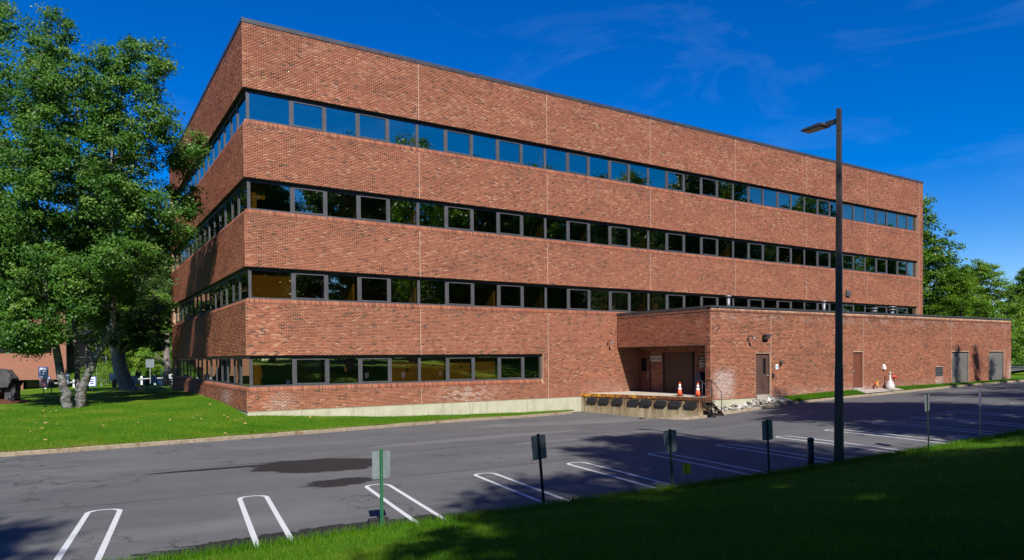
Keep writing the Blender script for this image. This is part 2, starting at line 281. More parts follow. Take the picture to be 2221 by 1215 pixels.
# ------------------------------------------------------------------ ground
class TPS:
    def __init__(s, pts, lam=.05):
        P = np.array(pts, float); s.X = P[:, :2]; n = len(P)
        K = s.phi(s.X[:, None]-s.X[None]); A = np.zeros((n+3, n+3)); A[:n, :n] = K+lam*np.eye(n); A[:n, n] = 1; A[:n, n+1:] = s.X; A[n:, :n] = A[:n, n:].T
        s.w = np.linalg.solve(A, np.r_[P[:, 2], 0, 0, 0]); s.n = n
    @staticmethod
    def phi(d): r2 = (d**2).sum(-1); return .5*r2*np.log(r2+1e-12)
    def __call__(s, x, y):
        x, y = np.broadcast_arrays(np.asarray(x, float), np.asarray(y, float)); q = np.stack([x.ravel(), y.ravel()], 1); o = np.empty(len(q))
        for i in range(0, len(q), 20000): o[i:i+20000] = s.phi(q[i:i+20000, None]-s.X[None])@s.w[:s.n]+s.w[s.n]+q[i:i+20000]@s.w[s.n+1:]
        return o.reshape(x.shape)
TIPZ = [-.58, -.61, -.63, -.63, -.62, -.59, -.55, -.49, -.42, -.33, -.23, -.11]
LOT = []
for k, z in enumerate(TIPZ):
    x = -5.94+2.743*k; LOT += [(x, -15.74-.0193*(x+5.94), z), (x-.6, -20.3-.0193*(x+5.94), z)]
LOT += [(-8.12, -6.5, -.5), (-4.6, -6.09, -.52), (1.71, -4.84, -.6), (8.85, -2.69, -.72), (17.81, -.64, -.86), (19.96, -7.06, -.83), (20.49, -7.31, -.75), (25.36, -7.67, -.42), (34.06, -7.61, -.2), (44.8, -7.75, .04), (52.73, -7.9, .16), (-60, -7, -.5), (-60, -20, -.6), (-25, -8, -.5), (-25, -20, -.62), (40, -16, .12), (60, -16, .35), (60, -8, .25), (90, -12, .5), (40, -22, .12), (90, -25, .5)]
H = TPS(LOT)
LAWN = [(-8.12, -6.35, -.37), (-6.45, -6.29, -.38), (-4.6, -5.93, -.39), (-1.74, -5.4, -.42), (1.71, -4.69, -.47), (4.79, -4.07, -.51), (8.85, -2.54, -.59), (13.55, -1.29, -.71), (17.64, -.69, -.73), (0, 1.55, -.09), (0, 5.9, .12), (0, 14.8, .23), (0, 24.8, .01), (0, 0, -.19), (5.4, 0, -.49), (10.3, 0, -.65), (18, 0, -.78), (-6, 7, .08), (-6, 14, .15), (-6, 22, .15), (-9, 30, .05), (-3, 30, .1), (-3, 22, .15), (-20, 10, .1), (-30, 30, -.2), (-10, 45, -.6), (0, 45, -.2), (8, 60, -.2), (-30, 60, -1.), (0, 70, -.6), (-25, -7.6, -.38), (-60, -6.5, -.4), (-60, 60, -1.2), (-60, 20, -.1)]
HL = TPS(LAWN)
KERB_L = [(-60, -7.0), (-40, -7.0), (-25, -6.95), (-15, -6.8), (-8.12, -6.5), (-6.45, -6.35), (-4.6, -6.08), (-1.74, -5.5), (1.71, -4.75), (4.79, -3.95), (8.85, -2.75), (13.55, -1.5), (17.0, -.62)]
KERB_R = [(18.35, -5.75), (18.55, -6.25), (18.96, -6.72), (19.77, -7.12), (20.5, -7.34), (21.74, -7.66), (23.42, -7.73), (25.36, -7.68), (29.44, -7.66), (34.06, -7.64), (38.98, -7.73), (44.86, -7.76), (49.29, -7.83), (54, -7.95), (58, -7.6), (62, -6.2), (66, -3)]
EDGE = [(-60, -20.3), (-20, -20.05), (-5.15, -20.02), (-3.69, -20.02), (-2.06, -19.92), (-.92, -20.0), (1.9, -20.02), (4.52, -20.16), (7.75, -20.37), (10.44, -20.45), (13.03, -20.52), (15.35, -20.66), (19.06, -20.85), (30, -21.3), (60, -22), (95, -23)]
def lerp(pts, x): P = np.array(pts); return np.interp(x, P[:, 0], P[:, 1])
kl = lambda x: lerp(KERB_L, x); kr = lambda x: lerp(KERB_R, x); ed = lambda x: lerp(EDGE, x)
def grid(name, xs, ylo, yhi, ny, hf, mat, kind='structure', power=1.):
    xs = np.asarray(xs, float); t = np.linspace(0, 1, ny)**power
    lo = ylo(xs); hi = yhi(xs); Y = lo[:, None]+(hi-lo)[:, None]*t[None]; X = np.repeat(xs[:, None], ny, 1); Z = hf(X, Y)
    V = np.stack([X, Y, Z], -1).reshape(-1, 3); i = np.arange(len(xs)-1)[:, None]*ny+np.arange(ny-1)[None]; i = i.ravel()
    o = link(name, np_mesh(name, V, np.stack([i, i+ny, i+ny+1, i+1], 1), smooth=True), mat)
    return tag(o, kind=kind)
def rng(a, b, s): return np.linspace(a, b, int(abs(b-a)/s)+1)
ripple = lambda x, y: .012*np.sin(x*1.7+y*.6)+.01*np.sin(x*.6-y*1.9)+.008*np.sin(3.1*x+2.7*y)
XL = np.r_[rng(-60, -20, 2), rng(-19, 60, .5), rng(62, 95, 2)]
tag(grid('parking_lot', XL, lambda x: ed(x)-.7, lambda x: np.where(x < 17.0, kl(x)+.05, np.where(x < 18.4, .02, np.where(x < 20.8, -5.6, np.minimum(kr(x)+.05, 40)))), 60, H, M['asphalt']), 'grey asphalt parking lot with damp stains and cracks in front of the building', None)
# slope towards the camera
def HS(x, y):
    e = ed(x); d = np.maximum(e-y, 0); h0 = H(x, e)+.02
    zc = .55+.02*(x+6.4)
    t = np.clip(d/10.0, 0, 1); s = t*(1.25-.25*t)
    return h0+(zc-h0)*s+np.maximum(d-10, 0)*.03+ripple(x, y)*np.clip(d, 0, 1)
XS = np.r_[rng(-60, -14, 2), rng(-13, 30, .25), rng(32, 95, 3)]
slope = tag(grid('grass_slope', XS, ed, lambda x: ed(x)*0-75, 90, HS, M['lawn'], power=2.), 'shaded green grass slope rising beside the parking lot')
hl = lambda x, y: HL(x, y)+ripple(x, y)*np.clip((y-kl(x))/1.5, 0, 1)*.8
tag(grid('lawn', np.r_[rng(-60, -16, 2), rng(-15, .06, .4)], lambda x: kl(x)+.14, lambda x: x*0+75, 150, hl, M['lawn'], power=1.5), 'sunlit mown lawn with fallen leaves left of the building')
tag(grid('grass_verge', rng(.06, 17.4, .3), lambda x: kl(x)+.14, lambda x: x*0+.03, 12, hl, M['lawn']), 'narrow sunlit strip of grass along the concrete foundation')
WZ = [(25.4, -.06), (27.2, .02), (30.5, .11), (38.3, .2), (42.3, .21), (47.3, .2), (53, .24), (66, .3)]
def HR(x, y):
    k = kr(x); t = np.clip((y-k)/(np.maximum(-6.9-k, .3)), 0, 1); return (H(x, k)+.13)*(1-t)+np.maximum(lerp(WZ, x), H(x, k)+.13)*t
def strip(name, x0, x1, mat, lab, dz=0):
    o = grid(name, rng(x0, x1, .3), lambda x: kr(x)+.13, lambda x: x*0-6.9, 8, lambda x, y: HR(x, y)+dz, mat); o['label'] = lab; return o
strip('grass_strip', 26.3, 33.1, M['lawn'], 'short sunlit and shaded grass strip between the two brown doors')
strip('grass_strip', 37.2, 54.0, M['lawn'], 'grass strip along the annex wall beneath louver and grey doors')
strip('walkway', 25.2, 26.3, M['walk'], 'concrete walk from the dark brown door to the kerb'); strip('walkway', 33.1, 37.2, M['walk'], 'concrete walk from the rust brown door to the kerb')
tag(grid('lawn_beyond', rng(53.14, 66, .6), lambda x: kr(x)+.13, lambda x: x*0+60, 60, lambda x, y: .24+.006*(y+7)+0*x, M['lawn'], power=1.5), 'sunlit grass beyond the right end of the annex')
tag(grid('side_street', rng(62, 95, 1.5), lambda x: x*0-3.0+.25*(x-62), lambda x: x*0+4.5+.25*(x-62), 10, lambda x, y: .62+0*x, M['asphalt']), 'grey side street crossing beyond the annex')
def far_h(x, y):
    d = np.maximum(np.maximum(np.abs(x-15)-74, np.abs(y+0)-72), 0); return -2.2+np.clip(d/25, 0, 1)*1.6
gx = np.r_[rng(-1500, -120, 90), rng(-100, 150, 8), rng(170, 1500, 90)]
tag(grid('ground', gx, lambda x: x*0-1500, lambda x: x*0+1500, 240, far_h, M['lawn']), 'far grassy ground reaching the horizon')
tag(grid('meadow', rng(66, 230, 4), lambda x: x*0-3-7*((x > 95)), lambda x: x*0+110, 30, lambda x, y: .34+.004*(x-66)+0*y, M['lawn']), 'distant grass right of the annex')
# kerbs of granite stones
def kerb(name, pts, lab, h=.125):
    P = [Vector((x, y, 0)) for x, y in pts]; root = empty(name); tag(root, lab, kind='structure')
    seg = []; acc = 0
    for a, b in zip(P[:-1], P[1:]):
        L = (b-a).length; n = max(1, round(L/1.5))
        for i in range(n): seg.append((a.lerp(b, i/n), a.lerp(b, (i+1)/n)))
    for a, b in seg:
        d = (b-a).normalized(); nrm = Vector((-d.y, d.x, 0)); m = MB(); g = .008
        a2, b2 = a+d*g, b-d*g; j = [random.uniform(-.008, .008) for _ in range(4)]
        za, zb = float(H(a.x, a.y)), float(H(b.x, b.y)); vs = []
        for q, z, jj in ((a2, za, j[0]), (b2, zb, j[1])):
            for off, dz in ((0, -.2), (.015, h-.015+jj), (.03, h+jj), (.13, h+jj), (.14, -.2)):
                vs.append(q+nrm*off+Vector((0, 0, z+dz)))
        m.add(vs, [(0, 1, 6, 5), (1, 2, 7, 6), (2, 3, 8, 7), (3, 4, 9, 8), (4, 3, 2, 1, 0), (5, 6, 7, 8, 9)])
        m.build('kerb_stone', M['kerb'], root)
    return root
kerb('kerb', KERB_L, 'weathered granite kerb along the left lawn')
kerb('kerb', KERB_R[:-3], 'pale granite kerb along the annex strip')
# painted stalls
HP = [(-5.89, -15.75), (-3.25, -15.83), (-.6, -15.95), (2.15, -16.0), (5.01, -15.95), (7.91, -15.97), (10.77, -15.97), (13.6, -16.0), (16.24, -16.03), (19.02, -16.1), (21.4, -16.25), (23.9, -16.35), (26.6, -16.4), (29.3, -16.45)]
for i, (x, y) in enumerate(HP):
    d = Vector((-.135, -1, 0)).normalized(); n = Vector((-d.y, d.x, 0)); base = Vector((x, y, 0)); L = 4.65 if i else 5.4
    inner, outer = [], []
    hw, th, r = .26, .092, .22
    path = []
    for k in range(13): path.append((-hw, L*(1-k/12)))
    path = [(-hw, L-(L-r)*k/14) for k in range(15)]
    path += [(-hw+r-r*math.cos(a), r-r*math.sin(a)) for a in (math.pi/8, math.pi/4, 3*math.pi/8, math.pi/2)]
    path += [(hw-r+r*math.sin(a), r-r*math.cos(a)) for a in (0, math.pi/8, math.pi/4, 3*math.pi/8, math.pi/2)]
    path += [(hw, r+(L-r)*k/14) for k in range(1, 15)]
    vs = []
    for k, (a, b) in enumerate(path):
        p0 = Vector(path[max(k-1, 0)]); p1 = Vector(path[min(k+1, len(path)-1)]); t = (p1-p0); t = t.normalized() if t.length > 1e-6 else Vector((0, -1)); nn = Vector((-t.y, t.x))
        wd = th/2 if abs(t.y) > .5 else th*.35
        for s in (-1, 1):
            q = Vector((a, b))+nn*s*wd; P = base+n*q.x+d*q.y; vs.append((P.x, P.y, float(H(P.x, P.y))+.006))
    o = MB().add(vs, [(2*k, 2*k+1, 2*k+3, 2*k+2) for k in range(len(path)-1)]).build('stall_marking', M['paint'])
    tag(o, ['white hairpin stall stripe in the left foreground, outermost on the left', 'white hairpin stall stripe left of the green sign post', 'white hairpin stall stripe passing behind the green sign post', 'white hairpin stripe behind the leaning dark sign post, half in shade'][i] if i < 4 else
        ['', '', '', '', 'shaded white hairpin stripe passing behind the sky-blue sign panel', 'shaded white hairpin stripe ending between yellow flag and bollard', 'shaded white hairpin stripe running behind the black bollard', 'white hairpin stripe crossing low behind the light pole base', 'brightly sunlit white hairpin stripe right of the light pole', 'shaded white hairpin stripe ending at the storm drain slab', 'shaded white hairpin stripe behind the narrow dark sign post', 'shaded white hairpin stripe behind the galvanised sign post', 'thin far hairpin stripe beyond the galvanised sign post', 'farthest short white stripe at the right frame edge'][i], 'stall stripe', 'painted stall stripes on the asphalt')

# ------------------------------------------------------------------ brick walls
JX = [8.14+7.62*k for k in range(7)]
EX, LY = 54.4, 24.7
HEAD = [2.38, 6.16, 9.93, 13.71]; SILLB = [.80, 4.59, 8.39, 12.18]; SILLT = [1.03, 4.82, 8.62, 12.41]; TOP = 16.43
BW, BH, GAP = .2032, .0677, .0115
def vnoise(x, z, s):
    return (np.sin(x*1.3*s+2*np.sin(z*.9*s))+np.sin(z*2.3*s+1.7*np.sin(x*.7*s))+np.sin((x+z)*2.9*s+x*s*.4))/3
def lay_bricks(x0, x1, z0, z1, joints=(), openings=(), dark=.12, light=.14, bond=0, eff=None, dirt=None, seed=0):
    rg = np.random.default_rng(seed); n = max(1, round((z1-z0)/BH)); bh = (z1-z0)/n; R = []
    for r in range(n):
        a, b = z0+r*bh, z0+(r+1)*bh; iv = [(x0, x1)]
        cuts = [(j-.011, j+.011) for j in joints]+[(o[0], o[1]) for o in openings if o[2] < b-.01 and o[3] > a+.01]
        for c0, c1 in cuts:
            iv2 = []
            for p, q in iv:
                if c1 <= p or c0 >= q: iv2.append((p, q)); continue
                if c0 > p: iv2.append((p, c0))
                if c1 < q: iv2.append((c1, q))
            iv = iv2
        off = ((r+bond) % 2)*BW/2
        for p, q in iv:
            k0 = math.floor((p-off)/BW); ks = np.arange(k0, math.ceil((q-off)/BW)+1)*BW+off
            s = np.maximum(ks, p); e = np.minimum(ks+BW, q); ok = e-s > .035; s, e = s[ok], e[ok]
            R.append(np.stack([s+GAP/2, e-GAP/2, np.full(len(s), a+GAP/2), np.full(len(s), b-GAP/2)], 1))
    R = np.concatenate(R); N = len(R); cx, cz = R[:, :2].mean(1), R[:, 2:].mean(1)
    u = rg.random(N); cl = vnoise(cx, cz*2.2, .55)+.6*vnoise(cx*1.7, cz*5, .9)
    pl = np.clip(light*(1+1.3*cl), .01, .6); pd = np.clip(dark*(1-.5*cl), .01, .5)
    tone = .3+.5*rg.random(N); tone = np.where(u < pd, .02+.13*rg.random(N), tone); tone = np.where(u > 1-pl, .82+.18*rg.random(N), tone)
    at = {'tone': tone, 'eff': np.zeros(N) if eff is None else np.clip(eff(cx, cz)*(.4+.9*rg.random(N)), 0, .9), 'dirt': np.zeros(N) if dirt is None else np.clip(dirt(cx, cz), 0, .9)}
    return R, at
def brick_mesh(name, R, at, org, U, Nn, proud=.006, seed=1):
    rg = np.random.default_rng(seed); N = len(R); org, U, Nn = (np.array(a, float) for a in (org, U, Nn)); Zv = np.array([0, 0, 1.])
    pr_ = proud+rg.uniform(-.0015, .0015, N)
    def P(x, z, d): return org+x[:, None]*U+z[:, None]*Zv+d[:, None]*Nn
    x0, x1, z0, z1 = R.T; zz = np.zeros(N)
    V = np.stack([P(x0, z0, pr_), P(x1, z0, pr_), P(x1, z1, pr_), P(x0, z1, pr_), P(x0, z0, zz-.001), P(x1, z0, zz-.001), P(x1, z1, zz-.001), P(x0, z1, zz-.001)], 1).reshape(-1, 3)
    fl = np.array([[0, 1, 2, 3], [4, 5, 1, 0], [5, 6, 2, 1], [6, 7, 3, 2], [7, 4, 0, 3]])
    if np.dot(np.cross(U, Zv), Nn) < 0: fl = fl[:, ::-1]
    Fq = (np.arange(N)[:, None, None]*8+fl[None]).reshape(-1, 4)
    return np_mesh(name, V, Fq, {k: np.repeat(v, 5) for k, v in at.items()})
bld = tag(empty('office_building'), 'long four-storey red brick office building with ribbon windows', 'building')
wall = MB()
BANDS = [(-.02, .80), (2.38, 4.59), (6.16, 8.39), (9.93, 12.18), (13.71, TOP)]
D = .34
for z0, z1 in BANDS:
    wall.box(.0, EX, .0, D, z0, z1); wall.box(0, D, D, LY, z0, z1)
wall.box(15.42, EX, 0, D, .80, 2.38)                                     # blind part of the ground floor
for a, b in ((.80, 2.38), (4.59, 6.16), (8.39, 9.93), (12.18, 13.71)):
    wall.box(53.62, EX, 0, D, a, b) if a > 1 else None
    wall.box(0, D, 23.9, LY, a, b)
wall_o = wall.build('wall', M['mortar'], bld)
rear = MB().box(EX-.3, EX, D, LY, -.02, TOP).box(D, EX-.3, LY-.3, LY, -.02, TOP).build('rear_wall', M['brickfar'], bld)
MB().box(.02, EX-.02, .02, .34, -1.6, -.02).box(.02, .34, .34, LY-.02, -1.6, -.02).build('foundation', M['conc'], bld, bevel=.01)
MB().prism([(.4, .4, 16.30), (EX-.31, .4, 16.30), (EX-.31, LY-.31, 16.30), (.4, LY-.31, 16.30)], (0, 0, .08)).build('roof', M['slab'], bld)
MB().box(-.03, EX+.03, -.03, .42, TOP, 16.61).box(-.03, .42, .42, LY+.03, TOP, 16.61).build('coping', M['cope'], bld)
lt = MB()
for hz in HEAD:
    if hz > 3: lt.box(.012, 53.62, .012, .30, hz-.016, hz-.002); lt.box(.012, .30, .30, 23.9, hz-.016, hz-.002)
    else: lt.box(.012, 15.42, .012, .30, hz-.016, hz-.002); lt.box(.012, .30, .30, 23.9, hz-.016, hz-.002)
lt.build('lintel', M['dark'], bld)  # plates under the bands; their near-black colour carries the soffit's shade
effA = lambda x, z: np.exp(-(((x-10.8)/1.5)**2+((z-.38)/.4)**2))*.85*(vnoise(x*6, z*9, 1.) > -.15)+.5*np.exp(-(((x-1.4)/.5)**2+((z-.3)/.5)**2))+.2*np.exp(-((x-20.3)/1.8)**2-((z-.4)/.35)**2)
def dirtA(x, z):
    d = np.zeros_like(x)
    sx_ = np.clip(.5+.9*vnoise(x*1.6, z*0, 1.3), 0, 1); sl_n = .12+.75*np.clip(vnoise(x*2.3, z*0+3, 1.1), 0, 1)**2
    for b in SILLB: d = np.maximum(d, np.exp(-((b-z)/sl_n))*(z < b)*.75*sx_)
    return np.maximum(d, .35*np.exp(-(TOP-z)/.25))
R_all, A_all = [], []
for bi, (z0, z1) in enumerate(BANDS):
    R, a = lay_bricks(.0, EX, max(z0, 0), z1, JX, [(-1, 54, 2, 3)] if 0 else (), [.05, .08, .07, .06, .06][bi], [.05, .06, .08, .10, .15][bi], bi, effA, dirtA, 10+bi); R_all.append(R); A_all.append(a)
R, a = lay_bricks(15.42, 22.6, .80, 2.38, JX, (), .14, .07, 0, effA, None, 31); R_all.append(R); A_all.append(a)
for k, (z0, z1) in enumerate(((4.59, 6.16), (8.39, 9.93), (12.18, 13.71))):
    R, a = lay_bricks(53.64, EX, z0, z1, JX, (), .12, .1, 0, None, None, 35+k); R_all.append(R); A_all.append(a)
R = np.concatenate(R_all); A = {k: np.concatenate([a[k] for a in A_all]) for k in A_all[0]}
keep = ~((R[:, 0] > 22.7) & (R[:, 3] < 4.3)); R = R[keep]; A = {k: v[keep] for k, v in A.items()}
# the 300 bricks nearest the camera are single objects, the rest one part
wfull = np.abs((R[:, 1]-R[:, 0])-(BW-GAP)) < 1e-4
hfull = R[:, 3]-R[:, 2]
dist = np.hypot(R[:, 0]-CAM[0], CAM[1])**2+(R[:, 2]-CAM[2])**2
dist[~wfull] = 1e9; dist[A['eff'] > .12] = 1e9
near = np.argsort(dist)[:300]; mask = np.zeros(len(R), bool); mask[near] = True
bme = {}
for i in near:
    hh = round(float(hfull[i]), 4)
    if hh not in bme:
        me = MB().box(-(BW-GAP)/2, (BW-GAP)/2, -.006, .001, -hh/2, hh/2).mesh('brick'); me.materials.append(M['brick1']); bme[hh] = me
    o = link('brick', bme[hh], None, wall_o); o.location = (R[i, :2].mean(), random.uniform(-.0015, .0015), R[i, 2:].mean())
o = link('brickwork', brick_mesh('brickwork', R[~mask], {k: v[~mask] for k, v in A.items()}, (0, 0, 0), (1, 0, 0), (0, -1, 0)), M['brick'], wall_o); o['kind'] = 'stuff'
R_all, A_all = [], []
for bi, (z0, z1) in enumerate(BANDS):
    R, a = lay_bricks(.0, LY, max(z0, 0), z1, [8.14, 15.76, 23.38], (), .12, .08, bi+1, lambda x, z: .6*np.exp(-(((x-4.6)/1.2)**2+((z-.45)/.35)**2)), dirtA, 50+bi); R_all.append(R); A_all.append(a)
for k, (z0, z1) in enumerate(((.8, 2.38), (4.59, 6.16), (8.39, 9.93), (12.18, 13.71))):
    R, a = lay_bricks(23.9, LY, z0, z1, (), (), .12, .1, 0, None, None, 65+k); R_all.append(R); A_all.append(a)
R = np.concatenate(R_all); A = {k: np.concatenate([a[k] for a in A_all]) for k in A_all[0]}
o = link('side_brickwork', brick_mesh('side_brickwork', R, A, (0, 0, 0), (0, 1, 0), (-1, 0, 0)), M['brick'], wall_o); o['kind'] = 'stuff'
# sloped sills of bricks set on edge
def sill_mesh(x0, x1, org, U, Nn, zb, zt, seed, pitch=.0677, back=-.105, dirt=.45):
    rg = np.random.default_rng(seed); n = int((x1-x0)/pitch); xs = x0+np.arange(n)*pitch; org, U, Nn = (np.array(a, float) for a in (org, U, Nn)); Zv = np.array([0, 0, 1.])
    a = xs+.004; b = xs+pitch-.004; jd = rg.uniform(-.004, .004, n); V = []
    for x in (a, b):
        for d, z in ((.008, zb+.004), (back, zt-.004), (back-.055, zt-.02), (-.05, zb-.01)): V.append(org+x[:, None]*U+(z)*Zv+(d+jd)[:, None]*Nn)
    V = np.stack(V, 1).reshape(-1, 3); fl = np.array([[0, 4, 5, 1], [0, 1, 2, 3], [7, 6, 5, 4], [1, 5, 6, 2], [3, 7, 4, 0]])
    if np.dot(np.cross(U, Zv), Nn) < 0: fl = fl[:, ::-1]
    tone = np.where(rg.random(n) < .12, .12, .35+.55*rg.random(n))
    return np_mesh('sill', V, (np.arange(n)[:, None, None]*8+fl[None]).reshape(-1, 4), {'tone': np.repeat(tone, 5), 'eff': np.zeros(n*5), 'dirt': np.repeat(dirt*rg.uniform(.1 if dirt < .6 else .5, 1, n), 5)})
for f in range(4):
    xe = 15.42 if f == 0 else 53.62
    MB().prism([(.002, .002, SILLB[f]), (.12, .12, SILLT[f]-.012), (.3, .3, SILLT[f]-.012), (.3, .3, SILLB[f])], (0, 0, 0)) if 0 else None
    mb = MB(); mb.prism([(.1, .004, SILLB[f]-.001), (.1, .118, SILLT[f]-.008), (.1, .3, SILLT[f]-.008), (.1, .3, SILLB[f]-.001)], (xe-.1, 0, 0)); mb.prism([(.004, .1, SILLB[f]-.001), (.118, .1, SILLT[f]-.008), (.3, .1, SILLT[f]-.008), (.3, .1, SILLB[f]-.001)], (0, 23.8, 0))
    s = mb.build('sill_bed', M['mortar'], bld)
    a = link('sill_bricks', sill_mesh(.06, xe, (0, 0, 0), (1, 0, 0), (0, -1, 0), SILLB[f], SILLT[f], 80+f), M['brick'], s); a['kind'] = 'stuff'
    a = link('sill_bricks', sill_mesh(.06, 23.9, (0, 0, 0), (0, 1, 0), (-1, 0, 0), SILLB[f], SILLT[f], 90+f), M['brick'], s); a['kind'] = 'stuff'
for j in JX:
    mb = MB()
    for bi, (z0, z1) in enumerate(BANDS):
        if bi == 0 and j > 16: continue
        if j > 22 and bi == 1: z0 = 4.3
        mb.box(j-.010, j+.010, -.003, .01, max(z0, 0)+.003, z1-.003)
    if 15.5 < j < 16: mb.box(j-.010, j+.010, -.003, .01, .803, 2.377)
    if j > 53.7: [mb.box(j-.010, j+.010, -.003, .01, SILLB[f]+.003, HEAD[f]-.003) for f in (1, 2, 3)]
    mb.build('expansion_joint', M['joint'], bld)
for j in (8.14, 15.76, 23.38):
    mb = MB(); [mb.box(-.003, .01, j-.010, j+.010, max(z0, 0)+.003, z1-.003) for z0, z1 in BANDS]; mb.build('expansion_joint', M['joint'], bld)

# ------------------------------------------------------------------ windows
def window_meshes(wd, hgt, operable):
    fr = MB(); jw = .070; y0, y1 = .172, .26
    fr.box(0, jw, y0, y1, 0, hgt); fr.box(wd-jw, wd, y0, y1, 0, hgt); fr.box(jw, wd-jw, y0, y1, 0, .075); hd_ = .12; fr.box(jw, wd-jw, y0, y1, hgt-hd_, hgt)
    gx0, gx1, gz0, gz1 = jw, wd-jw, .075, hgt-hd_
    if operable:
        s = .052; ys = .158
        fr.box(jw-.01, jw+s, ys, .19, .065, hgt-.135); fr.box(wd-jw-s, wd-jw+.01, ys, .19, .065, hgt-.135); fr.box(jw+s, wd-jw-s, ys, .19, .065, .075+s); fr.box(jw+s, wd-jw-s, ys, .19, hgt-.135-s*.8, hgt-.135); hd_ = .12
        fr.box(wd-jw+.0, wd-jw+.022, ys-.014, ys, hgt*.5-.05, hgt*.5+.03)
        gx0 += s-.004; gx1 -= s-.004; gz0 += s-.004; gz1 -= s+.008
    pane = MB().box(gx0-.004, gx1+.004, .200, .206, gz0-.004, gz1+.004)
    a = fr.mesh('window'); a.materials.append(M['frame']); b = pane.mesh('pane'); b.materials.append(M['glass']); return a, b
WM = {}
def put_window(x0, x1, f, side, i):
    wd = round(x1-x0, 3); hg = HEAD[f]-.018-SILLT[f]+.01; op = (i % 5 in (1, 3)); key = (wd, round(hg, 3), op)
    if key not in WM: WM[key] = window_meshes(wd, hg, op)
    a, b = WM[key]; o = link('window', a, None, bld); p = link('pane', b, None, o)
    if side == 0: o.location = (x0, 0, SILLT[f]-.01)
    else: o.location = (0, x1, SILLT[f]-.01); o.rotation_euler = (0, 0, -math.pi/2)
for f in range(4):
    xe = 15.42 if f == 0 else 53.62; xs = [.215]+[2.044+1.524*k for k in range(40) if 2.044+1.524*k < xe-.3]+[xe]
    for i in range(len(xs)-1): put_window(xs[i], xs[i+1], f, 0, i)
    ys = [.215]+[2.044+1.524*k for k in range(20) if 2.044+1.524*k < 23.6]+[23.9]
    for i in range(len(ys)-1): put_window(ys[i], ys[i+1], f, 1, i)
    MB().box(.150, .214, .150, .214, SILLT[f]-.01, HEAD[f]-.018).build('corner_post', M['frame'], bld)
# interior
sl_ = MB()
for k in range(4): sl_.box(.36, EX-.32, .36, LY-.32, -.12+3.78*k+.17, .17+3.78*k)
for k in range(1, 5): sl_.box(.36, EX-.32, .36, LY-.32, 2.72+3.78*(k-1), 2.80+3.78*(k-1))
sl_.build('floor_slab', M['slab'], bld)
iw = MB()
for f in range(4):
    z0, z1 = .172+3.78*f, 2.718+3.78*f
    iw.box(5.5, EX-.4, 6.0, 6.12, z0, z1); iw.box(5.0, 5.12, 6.1, LY-.4, z0, z1)
    for j in JX[:-1]:
        if f == 0 and j > 16: continue
        iw.box(j-.06, j+.06, .5, 5.99, z0, z1)
    for jj in ({0: [.62], 1: [4.9, 12.6, 20.3, 33.6], 2: [5.2, 18.8, 30.8], 3: []}[f]): iw.box(jj, jj+.1, .5, 3.2, z0, z1)
iw.box(.55, 1.0, .62, .7, 9.2, 9.9) ; iw.box(.3, .62, .55, .62, 8.62, 9.92)
iw.build('interior_wall', M['ochre'], bld)
bl = MB(); bl.box(.34, 2.0, .34, .36, 4.9, 6.14)
for a, b in ((6.7, 8.0), (8.25, 9.6), (9.75, 11.1), (11.25, 12.6)): bl.box(a, b, .40, .42, .9, 2.36)
bl.build('window_blind', M['blind'], bld)
MB().box(.34, .62, .36, .44, .98, 2.2).box(14.2, 14.55, .5, .8, .17, 1.35).box(24.2, 24.5, .5, .8, 3.9, 5.5).build('cabinet', M['ochre'], bld)
for x, zz, ww, hh in ((4.35, 1.62, .13, .22), (7.45, 1.72, .15, .34), (10.45, 1.86, .1, .16), (.58, 1.42, .13, .22)):
    tag(MB().box(x, x+ww, .214, .220, zz, zz+hh).build('notice', M['beige']), {4.35: 'small paper notice on the third ground floor pane from the corner', 7.45: 'tallest paper notice, on a brownish ground floor pane', 10.45: 'smallest paper notice, on the pane right of the joint', .58: 'paper notice on the ground floor pane next to the building corner'}[x], 'notice', 'paper notices on the ground floor windows')
MB().box(43.35, 43.85, -.14, -.006, 6.62, 7.05).build('utility_box', M['frame'], bld, bevel=.01)

# ------------------------------------------------------------------ annex
anx = tag(empty('annex_building'), 'low windowless brick annex with doors and dock recess at right', 'building')
AX, AY, AE, AT = 20.69, -6.93, 53.1, 4.60
DOORS = [(24.11, 25.27, -.06, 2.32), (32.84, 33.88, .2, 2.37), (44.40, 46.77, .1, 2.37), (49.64, 52.01, .1, 2.37), (42.24, 43.19, .74, 1.37)]
OPN = (-6.57, 0)       # dock opening on the left wall
aw = MB(); t = .33
xs = [AX]+[v for d in sorted(DOORS) for v in d[:2]]+[AE]
for i in range(0, len(xs), 2): aw.box(xs[i], xs[i+1], AY, AY+t, 0, AT-.22)
for d in DOORS:
    aw.box(d[0], d[1], AY, AY+t, d[3], AT-.22)
    if d[2] > .05: aw.box(d[0], d[1], AY, AY+t, 0, d[2])
aw.box(AX, AX+t, AY+t, OPN[0], 0, 2.75); aw.box(AX, AX+t, AY+t, -.002, 2.75, AT-.22)
aw.box(22.5, 22.8, -6.59, .0-.002, .0, 2.85); aw.box(AX+t, 22.5, AY+t, -6.3, .17, 2.75)
aw.box(AE-.3, AE, AY+t, -.002, 0, AT-.22)
aw_o = aw.build('wall', M['mortar'], anx)
MB().box(AX+.015, AE-.01, AY+.015, AY+.30, -1.6, -.002).box(AX+.015, AX+.3, AY+.30, -6.0, -1.6, -.002).build('foundation', M['conc'], anx, bevel=.01)
MB().box(AX+.1, AE-.1, AY+.1, -.002, 4.42, 4.56).box(AX+.331, 22.499, -6.29, -.005, 2.75, 2.85).build('roof', M['slab'], anx)
